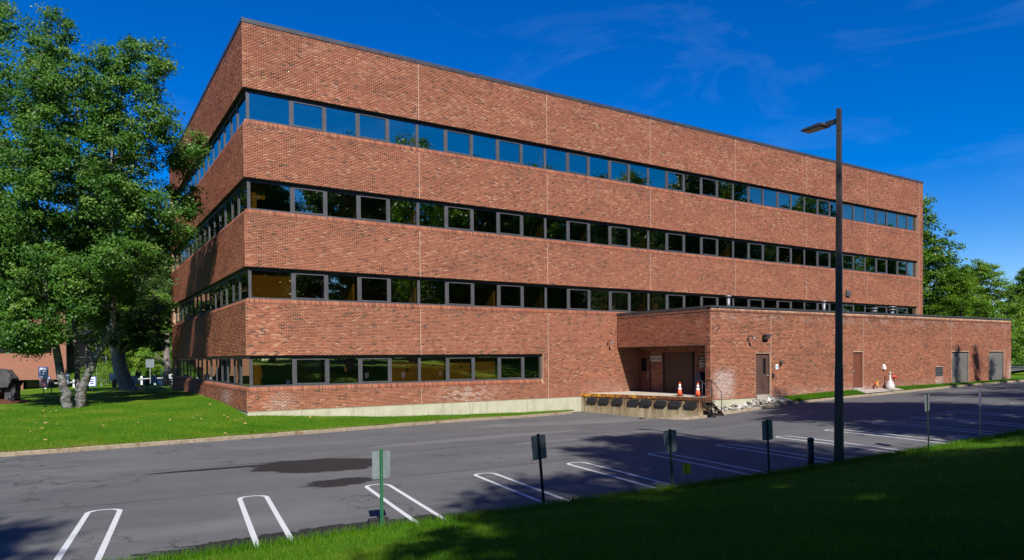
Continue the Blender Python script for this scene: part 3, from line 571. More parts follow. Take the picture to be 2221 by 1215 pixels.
cp = MB(); cp.prism([(AX-.03, AY-.03, AT+.02), (AX-.03, AY+.3, AT+.02), (AX-.03, AY+.3, AT+.14), (AX-.03, AY-.03, AT+.12)], (AE-AX+.06, 0, .07)); cp.box(AX-.03, AX+.3, AY+.301, -.01, AT+.02, AT+.12); cp.build('coping', M['cope'], anx)
effB = lambda x, z: 1.1*np.exp(-(((x-21.65)/.75)**4+((z-.75)/.72)**4))+.55*np.exp(-((z-.12)/.3)**2)*(.5+.5*vnoise(x, z, .9))*(x > 25.5)*(x < 44)+.8*np.exp(-(((x-53.)/.5)**2+((z-.8)/.8)**2))+.3*np.exp(-((4.25-z)/.25)**2)*(vnoise(x*2, z*3, 1.2) > .2)+.5*((x > 42.2)&(x < 43.25)&(z < .74))
dirtB = lambda x, z: .5*np.exp(-(4.4-z)/.3)*(vnoise(x*.6, z*0, 1.) > -.4)
R, A = lay_bricks(AX, AE, 0, AT-.22, [25.27+.06, 33.95, 44.36, 52.13], [(d[0], d[1], d[2], d[3]) for d in DOORS], .15, .055, 0, effB, dirtB, 101)
o = link('brickwork', brick_mesh('brickwork', R, A, (0, AY, 0), (1, 0, 0), (0, -1, 0)), M['brick'], aw_o); o['kind'] = 'stuff'
R, A = lay_bricks(AY, -.012, 0, AT-.22, (), [(OPN[0], 1, -1, 2.75)], .13, .06, 1, None, dirtB, 102)
o = link('side_brickwork', brick_mesh('side_brickwork', R, A, (AX, 0, 0), (0, 1, 0), (-1, 0, 0)), M['brick'], aw_o); o['kind'] = 'stuff'
R, A = lay_bricks(-6.55, -.01, .17, 2.75, (), [(-.86, .1, 0, 2.42), (-4.17, -1.93, 0, 2.42)], .14, .05, 0, None, None, 103)
o = link('recess_brickwork', brick_mesh('recess_brickwork', R, A, (22.5, 0, 0), (0, 1, 0), (-1, 0, 0)), M['brick'], aw_o); o['kind'] = 'stuff'
o = MB().box(AX+.05, AE, AY+.006, AY+.3, AT-.221, AT+.02).box(AX+.006, AX+.3, AY+.3, -.01, AT-.221, AT+.02).build('top_course', M['mortar'], anx)
s = link('top_bricks', sill_mesh(AX, AE, (0, AY, 0), (1, 0, 0), (0, -1, 0), AT-.215, AT+.018, 111, .0677, -.01, .95), M['brick'], o); s['kind'] = 'stuff'
s = link('top_bricks', sill_mesh(AY, -.02, (AX, 0, 0), (0, 1, 0), (-1, 0, 0), AT-.215, AT+.018, 112, .0677, -.01, .95), M['brick'], o); s['kind'] = 'stuff'
for j in (25.33, 33.95, 44.36, 52.13):
    z0 = 2.40 if j != 52.13 else 0.02
    if j == 25.33: z0 = 2.34
    MB().box(j-.011, j+.011, AY-.004, AY+.01, z0, AT-.23).build('expansion_joint', M['joint'], anx)
# doors
def door(x0, x1, z0, z1, mat, lab, glass=None, knob=None, frame=.05, sill=None):
    d = MB().box(x0+frame, x1-frame, AY+.09, AY+.14, z0+.01, z1-frame).build('door', mat, anx, bevel=.004); d['label'] = lab
    MB().box(x0, x0+frame, AY+.05, AY+.17, z0, z1).box(x1-frame, x1, AY+.05, AY+.17, z0, z1).box(x0+frame, x1-frame, AY+.05, AY+.17, z1-frame, z1).build('door_frame', mat, d)
    if glass: MB().box(glass[0], glass[1], AY+.082, AY+.0899, glass[2], glass[3]).build('door_glass', glassdark, d)
    if knob:
        m = MB().lathe([(.018, 0), (.018, .05), (.04, .055), (.045, .08), (.03, .1)], 12); m.v = [(x+knob[0], AY+.09-z, y+knob[1]) for x, y, z in m.v]; m.build('door_knob', M['steel'], d, True)
    MB().box(x0, x1, AY+.15, AY+.3, z0, z1).build('door_back', M['black'], d)
    return d
dd = door(24.11, 25.27, .15, 2.32, M['door'], 'dark brown door with slit glass', (24.80, 24.99, 1.24, 2.06), (25.09, 1.14))
MB().box(24.75, 24.79, AY+.078, AY+.0899, 1.2, 2.1).box(25.0, 25.04, AY+.078, AY+.0899, 1.2, 2.1).box(24.79, 25.0, AY+.078, AY+.0899, 2.065, 2.1).box(24.79, 25.0, AY+.078, AY+.0899, 1.2, 1.235).build('glass_trim', M['door'], dd)
MB().box(24.08, 25.30, AY-.10, AY+.31, -.35, .149).build('door_step', M['walk'], anx, bevel=.01)
door(32.84, 33.88, .26, 2.37, M['door2'], 'rust brown door', None, (32.97, 1.23)); MB().box(32.80, 33.92, AY-.08, AY+.30, .0, .255).build('door_step', M['walk'], anx, bevel=.01)
for x0, x1, lab in ((44.40, 46.77, 'grey panel door nearer the louver'), (49.64, 52.01, 'grey panel door at the far end')):
    d = empty('panel_door', parent=anx); d['label'] = lab
    MB().box(x0, x1, AY+.14, AY+.18, .1, 2.37).build('backing', M['grey_door'], d)
    n = 6; pw = (x1-x0-.1)/n
    me = MB().box(.005, pw-.005, AY+.10, AY+.139, .12, 2.31).mesh('panel'); me.materials.append(M['grey_door'])
    for k in range(n): o = link('panel', me, None, d); o.location.x = x0+.05+k*pw
    MB().box(x0, x0+.05, AY+.06, AY+.139, .1, 2.37).box(x1-.05, x1, AY+.06, AY+.139, .1, 2.37).box(x0+.05, x1-.05, AY+.06, AY+.139, 2.32, 2.37).build('frame', M['grey_door'], d)
lv = empty('louver', parent=anx); x0, x1, z0, z1 = DOORS[4]
MB().box(x0, x0+.05, AY-.01, AY+.12, z0, z1).box(x1-.05, x1, AY-.01, AY+.12, z0, z1).box(x0+.05, x1-.05, AY-.01, AY+.12, z1-.05, z1).box(x0+.05, x1-.05, AY-.01, AY+.12, z0, z0+.04).build('frame', M['frame'], lv)
MB().box(x0+.05, x1-.05, AY+.1, AY+.2, z0+.04, z1-.05).build('backing', M['black'], lv)
for k in range(5):
    z = z0+.06+k*.105; MB().prism([(x0+.05, AY+.0, z), (x0+.05, AY+.08, z+.08), (x0+.05, AY+.08, z+.095), (x0+.05, AY+.0, z+.015)], (x1-x0-.1, 0, 0)).build('blade', M['frame'], lv)
# recess doors
d = MB().box(22.42, 22.499, -.81, -.04, .18, 2.38).build('door', M['door2'], anx); d['label'] = 'brown door inside the dock recess'
MB().box(22.41, 22.4199, -.62, -.2, 1.35, 2.1).build('door_glass', glassdark, d); MB().box(22.38, 22.4199, -.80, -.73, .95, 1.35).build('push_plate', M['steel'], d)
MB().box(22.40, 22.499, -.88, -.811, .18, 2.44).box(22.40, 22.499, -.039, -.005, .18, 2.44).box(22.40, 22.499, -.811, -.039, 2.381, 2.44).build('door_frame', M['door2'], d)
ru = empty('rollup_door', parent=anx); ru['label'] = 'wide brown roll-up door inside the dock recess'
for k in range(19):
    z = .18+k*.1175; MB().prism([(22.47, -4.1, z), (22.455, -4.1, z+.02), (22.455, -4.1, z+.095), (22.47, -4.1, z+.115), (22.49, -4.1, z+.115), (22.49, -4.1, z)], (0, 2.1, 0)).build('slat', M['rollup'], ru)
MB().box(22.40, 22.499, -4.17, -4.1, .18, 2.42).build('track', M['black'], ru); MB().box(22.40, 22.499, -2.0, -1.93, .18, 2.42).build('track', M['black'], ru)
# roof pipes
for i, (x, y, z, hh, r, sty) in enumerate(((23.7, -5.5, 4.5, .95, .10, 0), (32.2, -5.5, 4.5, .98, .10, 0), (37.56, -5.5, 4.5, .72, .10, 1), (39.65, -5.5, 4.5, .88, .12, 1))):
    e = empty('vent_pipe', (x, y, z)); tag(e, ['tall capped metal vent pipe near the annex roof corner', 'capped metal vent pipe half hidden left of the lamp post', 'short mushroom vent right of the lamp post', 'wide mushroom vent, rightmost on the annex roof'][i], 'vent pipe', 'vent pipes on the annex roof')
    MB().tube([(0, 0, 0), (0, 0, hh-.1)], r, 14).build('pipe', M['vent'], e, True)
    cpm = MB()
    if sty == 0: cpm.lathe([(r*.9, hh-.1), (r*1.7, hh-.09), (r*1.7, hh-.03), (r*1.2, hh), (.01, hh+.02)], 14)
    else: cpm.lathe([(r, hh-.28), (r*1.9, hh-.27), (r*1.9, hh-.2), (r*1.1, hh-.18), (r*1.1, hh-.1), (r*2.2, hh-.08), (r*2.2, hh-.03), (r*.6, hh)], 14)
    cpm.build('cap', M['vent'], e, True)

# ------------------------------------------------------------------ dock
dk = tag(empty('loading_dock'), 'raised concrete loading dock with rusty yellow edge and black bumpers', 'loading dock')
P0, P1 = Vector((18.05, 0, 0)), Vector((19.85, -6.93, 0)); fd = (P1-P0).normalized(); fn = Vector((fd.y, -fd.x, 0))
MB().prism([(18.05, -.012, -1.6), (19.85, -6.93, -1.6), (20.68, -6.93, -1.6), (20.68, -6.0, -1.6), (22.49, -6.0, -1.6), (22.49, -.012, -1.6)], (0, 0, 1.73)).build('platform', M['dock'], dk)
MB().prism([(18.10, -.012, .131), (19.88, -6.90, .131), (20.67, -6.90, .131), (20.67, -6.32, .131), (22.495, -6.32, .131), (22.495, -.012, .131)], (0, 0, .039)).build('deck', M['dockfloor'], dk)
e = MB(); a = P0+fn*.03; b = P1+fn*.03-fd*-.03; L = (P1-P0).length
for s0, s1 in ((.02, 2.72), (2.74, 7.19)):
    q0, q1 = P0+fd*s0, P0+fd*s1
    e.prism([q0+fn*.035+Vector((0, 0, .01)), q0+fn*.035+Vector((0, 0, .175)), q0-fn*.08+Vector((0, 0, .175)), q0-fn*.08+Vector((0, 0, .14)), q0+Vector((0, 0, .14)), q0+Vector((0, 0, .01))], q1-q0)
e.box(19.90, 20.68, -6.965, -6.90, .0, .175)
e.build('edge_angle', M['edge'], dk)
for c0, c1 in ((.44, 1.05), (1.24, 1.86), (2.13, 2.73), (3.12, 3.76), (3.87, 4.51), (4.75, 5.37), (5.56, 6.18), (6.42, 7.06)):
    z1, z0, t_ = -.05, -.35, .10; o_ = [P0+fd*c0, P0+fd*c1]; m = MB()
    poly = [(c0+.03, z0), (c1-.06, z0), (c1, z0+.06), (c1, z1-.02), (c1-.02, z1), (c0+.05, z1), (c0, z1-.06), (c0, z0+.03)]
    m.prism([P0+fd*p[0]+fn*.002+Vector((0, 0, p[1])) for p in poly], fn*t_); m.build('bumper', M['rubber'], dk, bevel=.012)
st = tag(empty('steel_stairs', (20.34, -6.95, 0)), 'small rusty steel stairs with handrails at the dock end', 'stairs')
for k in range(3):
    z = -.05-k*.2; y = -.16-k*.2; MB().box(-.30, .30, y-.13, y+.12, z-.03, z).build('tread', M['rust'], st)
for s in (-.31, .29): MB().prism([(s, 0, -.02), (s, 0, -.24), (s, -.72, -.80), (s, -.86, -.80), (s, -.80, -.62)], (.03, 0, 0)).build('stringer', M['rust'], st)
for s in (-.33, .35):
    hr = MB(); hr.tube([(s, .32, 1.0), (s, .0, 1.0), (s, -.62, .42), (s, -.64, -.62)], .02, 8); hr.tube([(s, -.02, -.1), (s, -.02, 1.0)], .02, 8); hr.build('handrail', M['rail'], st, True)
for k in range(2): MB().tube([(-.2+.4*k, -.35, -.15), (-.2+.4*k, -.35, -.75)], .02, 8).build('support', M['rail'], st)
def cone(x, y, lab):
    e = tag(empty('traffic_cone', (x, y, .171)), lab, 'traffic cone', 'traffic cones on the dock edge')
    MB().prism([(-.17, -.14, 0), (-.14, -.17, 0), (.14, -.17, 0), (.17, -.14, 0), (.17, .14, 0), (.14, .17, 0), (-.14, .17, 0), (-.17, .14, 0)], (0, 0, .035)).build('base', M['black'], e)
    rr = lambda z: .125-(z-.035)/.665*.09
    for a, b, m, n in ((.035, .31, 'orange', 'body'), (.44, .475, 'orange', 'stripe'), (.60, .70, 'orange', 'tip')): MB().lathe([(rr(a), a), (rr(b), b)], 20).build(n, M[m], e, True)
    for a, b in ((.31, .44), (.475, .60)): MB().lathe([(rr(a)+.002, a), (rr(b)+.002, b)], 20).build('white_band', M['white'], e, True)
cone(20.1, -5.42, 'orange cone with white bands on the dock edge, left of the other'); cone(20.36, -6.38, 'orange cone with white bands on the dock by the handrail')
e = tag(empty('drop_box', (22.05, -5.0, .171)), 'tall navy blue rounded drop box behind the dock pier', 'drop box')
MB().prism([(-.2, -.22, .0)]+[(-.2, .22, 0), (-.2, .22, 1.0)]+[(-.2, .22*math.cos(a), 1.0+.22*math.sin(a)) for a in np.linspace(.3, math.pi-.3, 8)]+[(-.2, -.22, 1.0)], (.4, 0, 0)).build('body', M['navy'], e, bevel=.01); MB().box(-.215, -.2005, -.15, .15, .92, 1.02).build('chute', M['navy'], e)
def text(s, size, mat, parent, mtx, align='CENTER', sx=1.):
    c = bpy.data.curves.new('lettering', 'FONT'); c.body = s; c.size = size; c.align_x = align; c.align_y = 'CENTER'; c.extrude = .002; c.materials.append(mat)
    tmp = bpy.data.objects.new('lettering', c); col.objects.link(tmp); dg = bpy.context.evaluated_depsgraph_get(); me = bpy.data.meshes.new_from_object(tmp.evaluated_get(dg)); bpy.data.objects.remove(tmp); bpy.data.curves.remove(c); o = bpy.data.objects.new('lettering', me); col.objects.link(o); o.parent = parent; o.matrix_local = mtx @ Matrix.Diagonal((sx, 1, 1, 1)); return o
FACE_NX = Matrix(((0, 0, -1, 0), (-1, 0, 0, 0), (0, 1, 0, 0), (0, 0, 0, 1)))    # text facing -x
FACE_NY = Matrix(((1, 0, 0, 0), (0, 0, -1, 0), (0, 1, 0, 0), (0, 0, 0, 1)))    # text facing -y
e = tag(empty('wall_sign', (22.48, -1.34, 2.08)), 'beige dock sign reading 16 CORP. WOOD beside the recess door', 'sign')
MB().box(-.03, 0, -.45, .45, -.17, .17).build('panel', M['beige'], e, bevel=.005); text('16 CORP. WOOD', .17, M['black'], e, Matrix.Translation((-.033, 0, -.01)) @ FACE_NX, sx=.62)
e = tag(empty('notice_board', (22.48, -4.78, 1.88)), 'black notice with small pale text lines in the dock recess', 'notice')
MB().box(-.02, 0, -.27, .27, -.32, .32).build('panel', M['black'], e)
for k, (z, a, b) in enumerate(((.24, -.2, -.02), (.24, .02, .22), (.18, -.1, .1), (.09, -.2, .2), (.05, -.2, 0), (-.01, -.2, .08), (-.06, -.2, .2), (-.10, -.2, .12), (-.15, -.2, .2), (-.19, -.2, .0), (-.24, -.2, .16), (-.27, -.18, .05))): MB().box(-.023, -.0202, -b, -a, z-.014, z+.014).build('text_line', M['beige'], e)
# wall fittings
def gooseneck(x, y, z, lab):
    e = tag(empty('wall_lamp', (x, y, z)), lab, 'wall lamp', 'gooseneck wall lamps'); MB().box(-.05, .05, -.03, 0, -.16, -.02).build('base', M['rail'], e)
    MB().tube([(0, -.02, -.05), (0, -.08, .05), (.02, -.16, .12), (.05, -.26, .12), (.07, -.33, .03)], .02, 8).build('arm', M['rail'], e, True)
    m = MB().lathe([(.02, .06), (.05, .04), (.085, -.04), (.08, -.06)], 14, (.07, -.33, .0)); m.build('head', M['vent'], e, True)
gooseneck(19.95, -.012, 3.02, 'gooseneck lamp on the main wall left of the dock recess'); gooseneck(23.43, AY-.012, 3.12, 'gooseneck lamp on the annex wall near the floodlight')
e = tag(empty('floodlight', (24.76, AY-.012, 3.22)), 'square black floodlight above the dark brown annex door', 'floodlight')
MB().box(-.06, .06, -.06, 0, -.08, .08).build('bracket', M['black'], e); MB().prism([(-.19, -.06, .11), (-.19, -.30, .09), (-.19, -.34, .02), (-.19, -.12, -.15), (-.19, -.06, -.15)], (.38, 0, 0)).build('housing', M['black'], e, bevel=.01); MB().prism([(-.16, -.337, .005), (-.16, -.341, -.002), (-.16, -.137, -.153), (-.16, -.128, -.146)], (.32, 0, 0)).build('lens', M['lens'], e)
e = tag(empty('small_plate', (25.8, AY-.008, 1.6)), 'small pale blue wall plate right of the dark brown door', 'plate'); MB().box(-.10, .10, -.015, 0, -.13, .13).build('panel', M['signwhite'], e); MB().box(-.06, .06, -.017, -.0152, -.05, .07).build('print', M['cyan'], e)
e = tag(empty('camera_box', (26.08, AY-.008, 1.78)), 'tiny black camera above the pale blue wall plate', 'camera'); MB().box(-.05, .05, -.09, 0, -.12, .10).build('body', M['black'], e, bevel=.01); MB().tube([(.0, -.09, .04), (.06, -.15, .05)], .035, 10).build('lens', M['rail'], e)
e = tag(empty('card_reader', (25.45, AY-.008, 1.16)), 'black card reader beside the dark brown door handle', 'card reader'); MB().box(-.07, .07, -.08, 0, -.11, .10).build('body', M['black'], e, bevel=.015); MB().box(-.03, .03, -.085, -.0802, -.03, .05).build('face', M['rail'], e)
e = tag(empty('vent_hood', (36.02, AY-.008, 1.47)), 'small white box on the annex wall above the bottle-shaped ash bin', 'vent hood'); MB().prism([(-.09, 0, -.16), (-.09, 0, .14), (-.09, -.05, .14), (-.09, -.14, -.02), (-.09, -.14, -.16)], (.18, 0, 0)).build('hood', M['white'], e, bevel=.008)
def fdc(x, z, s, lab):
    e = tag(empty('hose_connection', (x, AY-.006, z)), lab, 'hose connection', 'red hose connections on the annex wall'); m = MB().lathe([(.17*s, 0), (.17*s, .03), (.09*s, .04), (.09*s, .14)], 14); m.v = [(a, -c, b) for a, b, c in m.v]; m.build('flange', M['red'], e, True)
    for q in (-1, 1): m = MB().tube([(0, -.12*s, 0), (q*.14*s, -.3*s, -.03*s)], [.06*s, .075*s], 10); m.build('outlet', M['red'], e, True)
fdc(37.2, .84, .58, 'larger red hose connection on the wall right of the ash bin'); fdc(35.12, .46, .36, 'small red pipe fitting low on the wall left of the ash bin')
gz = float(HR(np.array(36.1), np.array(-7.32)))
e = tag(empty('ash_bin', (36.1, -7.32, gz)), 'white bottle-shaped smokers ash bin on the walk', 'ash bin')
MB().lathe([(.24, 0), (.255, .04), (.255, .30), (.21, .33), (.205, .44), (.175, .47), (.12, .54), (.055, .66), (.048, .92)], 24).build('body', M['bin'], e, True); MB().lathe([(.055, .92), (.045, .94), (.045, .97), (.075, .985), (.075, 1.06), (.05, 1.09)], 16).build('cap', M['bin'], e, True)
def flag(x, y, z, rz, lab, h=.42, tilt=.12):
    e = tag(empty('marker_flag', (x, y, z), rz), lab, 'marker flag', 'yellow marker flags'); MB().tube([(0, 0, -.05), (tilt*.6, 0, h)], .006, 6).build('wire', M['black'], e); MB().prism([(tilt*.35-.08, -.004, h*.55), (tilt*.35+.09, -.004, h*.50), (tilt*.6+.10, .002, h*1.02), (tilt*.6-.07, .002, h*1.06)], (0, .006, 0)).build('flag', M['yellow'], e)
flag(5.0, -20.0, -.60, -.5, 'yellow marker flag in the shaded grass beside a sign post', .46, -.1); flag(34.75, -7.28, float(HR(np.array(34.75), np.array(-7.28))), .2, 'yellow marker flag on the strip left of the ash bin', .55, .25)

# rocks by the stairs
def HRk(x, y): return H(x, kr(x))*0+np.interp(x, [20.6, 22.6, 24.1, 25.4], [-.62, -.42, -.2, -.14])+.0*y
tag(grid('rock_bed', rng(20.72, 25.2, .2), lambda x: kr(x)+.13, lambda x: x*0-6.9, 8, lambda x, y: (H(x, kr(x))+.1)*(1-np.clip((y-kr(x))/.75, 0, 1))+HRk(x, y)*np.clip((y-kr(x))/.75, 0, 1), M['walk']), 'grey gravelly bed beneath the loose stones')
smesh = []
for k in range(6):
    import bmesh
    bm = bmesh.new(); bmesh.ops.create_icosphere(bm, subdivisions=1, radius=1)
    for v in bm.verts: v.co *= random.uniform(.72, 1.12)
    me = bpy.data.meshes.new('stone'); bm.to_mesh(me); bm.free(); me.materials.append(M['stone']); smesh.append(me)
for k in range(230):
    x = random.uniform(21.0, 25.3); t_ = random.random(); k0 = float(kr(x)); y = k0+.16+t_*(-7.0-k0-.1)
    if x < 21.7 and random.random() < .6: continue
    zz = (float(H(x, k0))+.1)*(1-min(1, (y-k0)/.75))+float(HRk(x, y))*min(1, (y-k0)/.75); s = random.uniform(.055, .13)
    o = link('river_stone', random.choice(smesh)); o.location = (x, y, zz+s*.35+random.random()*.10); o.scale = (s*1.25, s*.95, s*.7); o.rotation_euler = (random.uniform(-.4, .4), random.uniform(-.4, .4), random.uniform(0, 6))
    tag(o, 'pale rounded stone in the bed by the dock stairs', 'stone', 'loose stones beside the dock stairs')

# ------------------------------------------------------------------ lot furniture
lp = tag(empty('light_pole', (9.87, -20.42, -.56), math.radians(20)), 'tall square bronze parking lot light pole with one LED head', 'light pole')
def sq(m, z0, z1, a, b): m.add([(-a, -a, z0), (a, -a, z0), (a, a, z0), (-a, a, z0), (-b, -b, z1), (b, -b, z1), (b, b, z1), (-b, b, z1)], [(0, 3, 2, 1), (4, 5, 6, 7), (0, 1, 5, 4), (1, 2, 6, 5), (2, 3, 7, 6), (3, 0, 4, 7)])
m = MB(); sq(m, -.2, 2.45, .100, .083); m.build('lower_shaft', M['bronzepole'], lp, bevel=.012)
m = MB(); sq(m, 2.45, 8.3, .077, .055); m.build('upper_shaft', M['bronzepole'], lp, bevel=.008); m = MB(); sq(m, 8.31, 8.86, .056, .056); m.build('top_sleeve', M['bronzepole'], lp, bevel=.008)
hd = empty('lamp_head', (0, 0, 8.56), math.radians(-20), lp)
MB().box(-.045, .045, .06, .34, -.05, .07).build('arm', M['cope'], hd, bevel=.006)
MB().prism([(-.17, .32, -.035), (-.17, .34, .04), (-.17, .46, .06), (-.17, .93, .02), (-.17, .95, -.03)], (.34, 0, 0)).build('housing', M['cope'], hd, bevel=.012); MB().box(-.135, .135, .40, .90, -.048, -.0355).build('lens', M['lens'], hd)
bo = tag(empty('bollard', (8.89, -20.31, -.58)), 'short black post left of the light pole', 'bollard'); MB().tube([(0, 0, -.1), (-.012, 0, .74)], [.076, .072], 18).build('post', M['black'], bo, True); MB().lathe([(.078, .70), (.078, .755), (.06, .775), (.02, .785)], 18, (-.012, 0, 0)).build('cap', M['black'], bo, True)
def sign(x, y, z, h, post, lab, tilt=0, tx=0, rz=0, pw=.305, ph=.46, panel='alu'):
    e = tag(empty('sign_post', (x, y, z), rz), lab, 'sign', 'parking signs seen from behind along the lot edge')
    e.rotation_euler = (tx, tilt, rz); a, b = .030, .018; H_ = h
    m = MB(); m.prism([(-a, 0, -.15), (-a*.55, 0, -.15), (-a*.4, -b, -.15), (a*.4, -b, -.15), (a*.55, 0, -.15), (a, 0, -.15), (a, .004, -.15), (a*.5, .004, -.15), (a*.3, -b+.005, -.15), (-a*.3, -b+.005, -.15), (-a*.5, .004, -.15), (-a, .004, -.15)], (0, 0, H_+.15)); m.build('post', M[post], e)
    r = .03; pts = []
    for cx, cz, a0 in ((pw/2-r, ph/2-r, 0), (-pw/2+r, ph/2-r, 90), (-pw/2+r, -ph/2+r, 180), (pw/2-r, -ph/2+r, 270)): pts += [(cx+r*math.cos(math.radians(a0+q)), cz+r*math.sin(math.radians(a0+q))) for q in (0, 45, 90)]
    zc = H_-.025-ph/2; MB().prism([(px, .006, zc+pz) for px, pz in pts], (0, .004, 0)).build('sign_panel', M[panel], e)
    MB().prism([(px*.96, .0102, zc+pz*.97) for px, pz in pts], (0, .001, 0)).build('sign_face', M['signwhite'], e)
    m = MB()
    for zz in (zc-.17, zc+.17): m.box(-.008, .008, -b-.006, -b, zz-.008, zz+.008)
    m.build('bolt', M['steel'], e)
    m = MB(); n = int(H_/.05)
    for k in range(1, n): m.box(-.0045, .0045, -b-.0012, -b-.0002, k*.05-.0045, k*.05+.0045)
    m.build('post_holes', M['alu'] if post != 'black' else M['rail'], e)
sign(-2.05, -19.84, -.64, 1.34, 'green', 'sunlit bright green sign post with grey panel, nearest and leftmost', 0, 0, -.18)
sign(1.19, -19.93, -.64, 1.41, 'black', 'dark leaning sign post with shaded teal panel, second from left', -.085, 0, -.1)
sign(4.28, -20.23, -.63, 1.32, 'shadegreen', 'dark sign post with sky-blue panel left of the yellow flag', -.045, 0, -.25)
sign(7.33, -20.3, -.60, 1.34, 'shadegreen', 'shade-toned green sign post with pale blue panel left of the bollard', -.06, .02, -.2)
sign(13.59, -20.7, -.48, 1.62, 'shadegreen', 'narrow looking dark sign post first right of the light pole', -.07, 0, .1)
sign(16.63, -20.64, -.39, 1.53, 'steel', 'shiny galvanised sign post, first right of the dark narrow one', -.035, 0, .62)
sign(20.1, -21.0, -.30, 1.5, 'shadegreen', 'sign post cut off by the right frame edge', -.02, 0, -.3)
o = tag(MB().box(-.17, .17, -.05, .05, 0, .13).build('drain_box', M['rubber'], bevel=.01), 'low black rubber block behind the green sign post', 'rubber block'); o.location = (-2.0, -19.55, -.63)
o = tag(MB().prism([(-.5, -.3, 0), (.9, -.1, 0), (.8, .25, 0), (-.1, .2, 0)], (0, 0, .05)).build('catch_basin', M['walk'], bevel=.01), 'pale concrete slab of a storm drain by the grass edge', 'storm drain'); o.location = (16.6, -19.95, -.40)

# ------------------------------------------------------------------ vegetation
def quads(C_, Ax, Wx, tone, name):
    n = len(C_); V = np.stack([C_-Ax, C_+Wx, C_+Ax, C_-Wx], 1).reshape(-1, 3); return np_mesh(name, V, np.arange(n*4).reshape(n, 4), {'tone': tone})
def unit(v): return v/np.maximum(np.linalg.norm(v, axis=-1, keepdims=True), 1e-9)
def leaf_cloud(cent, rad, per, size, rg, flat=.6, up=.5, asp=.62):
    n = len(cent)*per; c = np.repeat(cent, per, 0); r = np.repeat(rad, per)[:, None]
    off = rg.normal(0, .5, (n, 3))*np.array([1, 1, flat]); P = c+off*r
    nrm = unit(rg.normal(0, .8, (n, 3))+np.array([-.2, -.55, up+.2])+unit(off)*.5); a = unit(np.cross(nrm, rg.normal(0, 1, (n, 3)))); b = np.cross(nrm, a)
    s = (size*rg.uniform(.65, 1.3, n))[:, None]
    tone = np.clip(np.repeat(rg.normal(.5, .2, len(cent)), per)+rg.normal(0, .09, n), 0, 1)
    return P, a*s*.5, b*s*.5*asp, tone
def needle_cloud(cent, rad, per, size, rg):
    n = len(cent)*per; c = np.repeat(cent, per, 0); r = np.repeat(rad, per)[:, None]
    off = rg.normal(0, .5, (n, 3))*np.array([1, 1, .38]); P = c+off*r; a = unit(off+rg.normal(0, .35, (n, 3))+np.array([0, 0, .1])); b = unit(np.cross(a, rg.normal(0, 1, (n, 3)))); s = (size*rg.uniform(.7, 1.3, n))[:, None]
    return P, a*s*.5, b*s*.13, np.clip(np.repeat(rg.normal(.5, .2, len(cent)), per)+rg.normal(0, .15, n), 0, 1)
def ell_tree(name, trunks, ells, leafmat, barkmat, per=70, size=.12, dens=2.6, crad=.42, seed=0, needle=False, limbs=True, loc=(0, 0, 0)):
    """trunks: lists of (point, radius); ells: (centre, (rx, ry, rz)) foliage masses. Returns the tree's root."""
    rg = np.random.default_rng(seed); root = empty(name, loc); tm = MB(); tp = []
    for tr in trunks:
        pts = [p for p, _ in tr]; rad = [r for _, r in tr]; fine, fr = [], []
        for i in range(len(pts)-1):
            for k in range(4):
                t_ = k/4; fine.append(Vector(pts[i]).lerp(Vector(pts[i+1]), t_)+Vector(rg.normal(0, .025, 3))*(1 if i or k else 0)); fr.append(rad[i]*(1-t_)+rad[i+1]*t_)
        fine.append(Vector(pts[-1])); fr.append(rad[-1]); tm.tube(fine, fr, 12); tp += list(zip(fine, fr))
    T = np.array([tuple(p) for p, _ in tp]); TR = np.array([r for _, r in tp]); CC, RR = [], []
    for c, r in ells:
        c = np.array(c, float); r = np.array(r, float); n = max(4, int(dens*4*math.pi*(r.prod()**(2/3))/3*1.0))
        d = unit(rg.normal(0, 1, (n, 3))); q = c+d*r*(rg.uniform(.35, 1.08, n)[:, None]); CC.append(q); RR.append(crad*rg.uniform(.6, 1.35, n))
        if limbs:
            low = T.copy(); j = np.argmin(np.linalg.norm((low-c)*np.array([1, 1, .8])+np.array([0, 0, .35*np.linalg.norm(r)]), axis=1)); p0 = Vector(T[j]); p1 = Vector(c)
            mid = p0.lerp(p1, .55)+Vector((0, 0, -.12*(p1-p0).length*.6+.2)); rr = min(TR[j]*.55, .09+.012*(p1-p0).length)
            tm.tube([p0, p0.lerp(mid, .5)+Vector((0, 0, .08)), mid, p1], [rr, rr*.8, rr*.6, rr*.25], 7, False)
            for qq in q[rg.permutation(n)[:min(n, 9)]]:
                Q = Vector(qq); s_ = mid.lerp(p1, rg.uniform(.2, 1)); tm.tube([s_, s_.lerp(Q, .5)+Vector((0, 0, .06)), Q], [rr*.28, rr*.18, .008], 5, False)
    link('trunk', tm.mesh('trunk', True), barkmat, root)
    C_ = np.concatenate(CC); R_ = np.concatenate(RR)
    q = needle_cloud(C_, R_, per, size, rg) if needle else leaf_cloud(C_, R_, per, size, rg)
    o = link('crown', quads(*q, 'crown'), leafmat, root); return root
def at(u, v, t): return np.array(CAM)+t*((u-CX)/F_PX*np.array(AR)-(v-CY)/F_PX*np.array(AU)+np.array(AF))
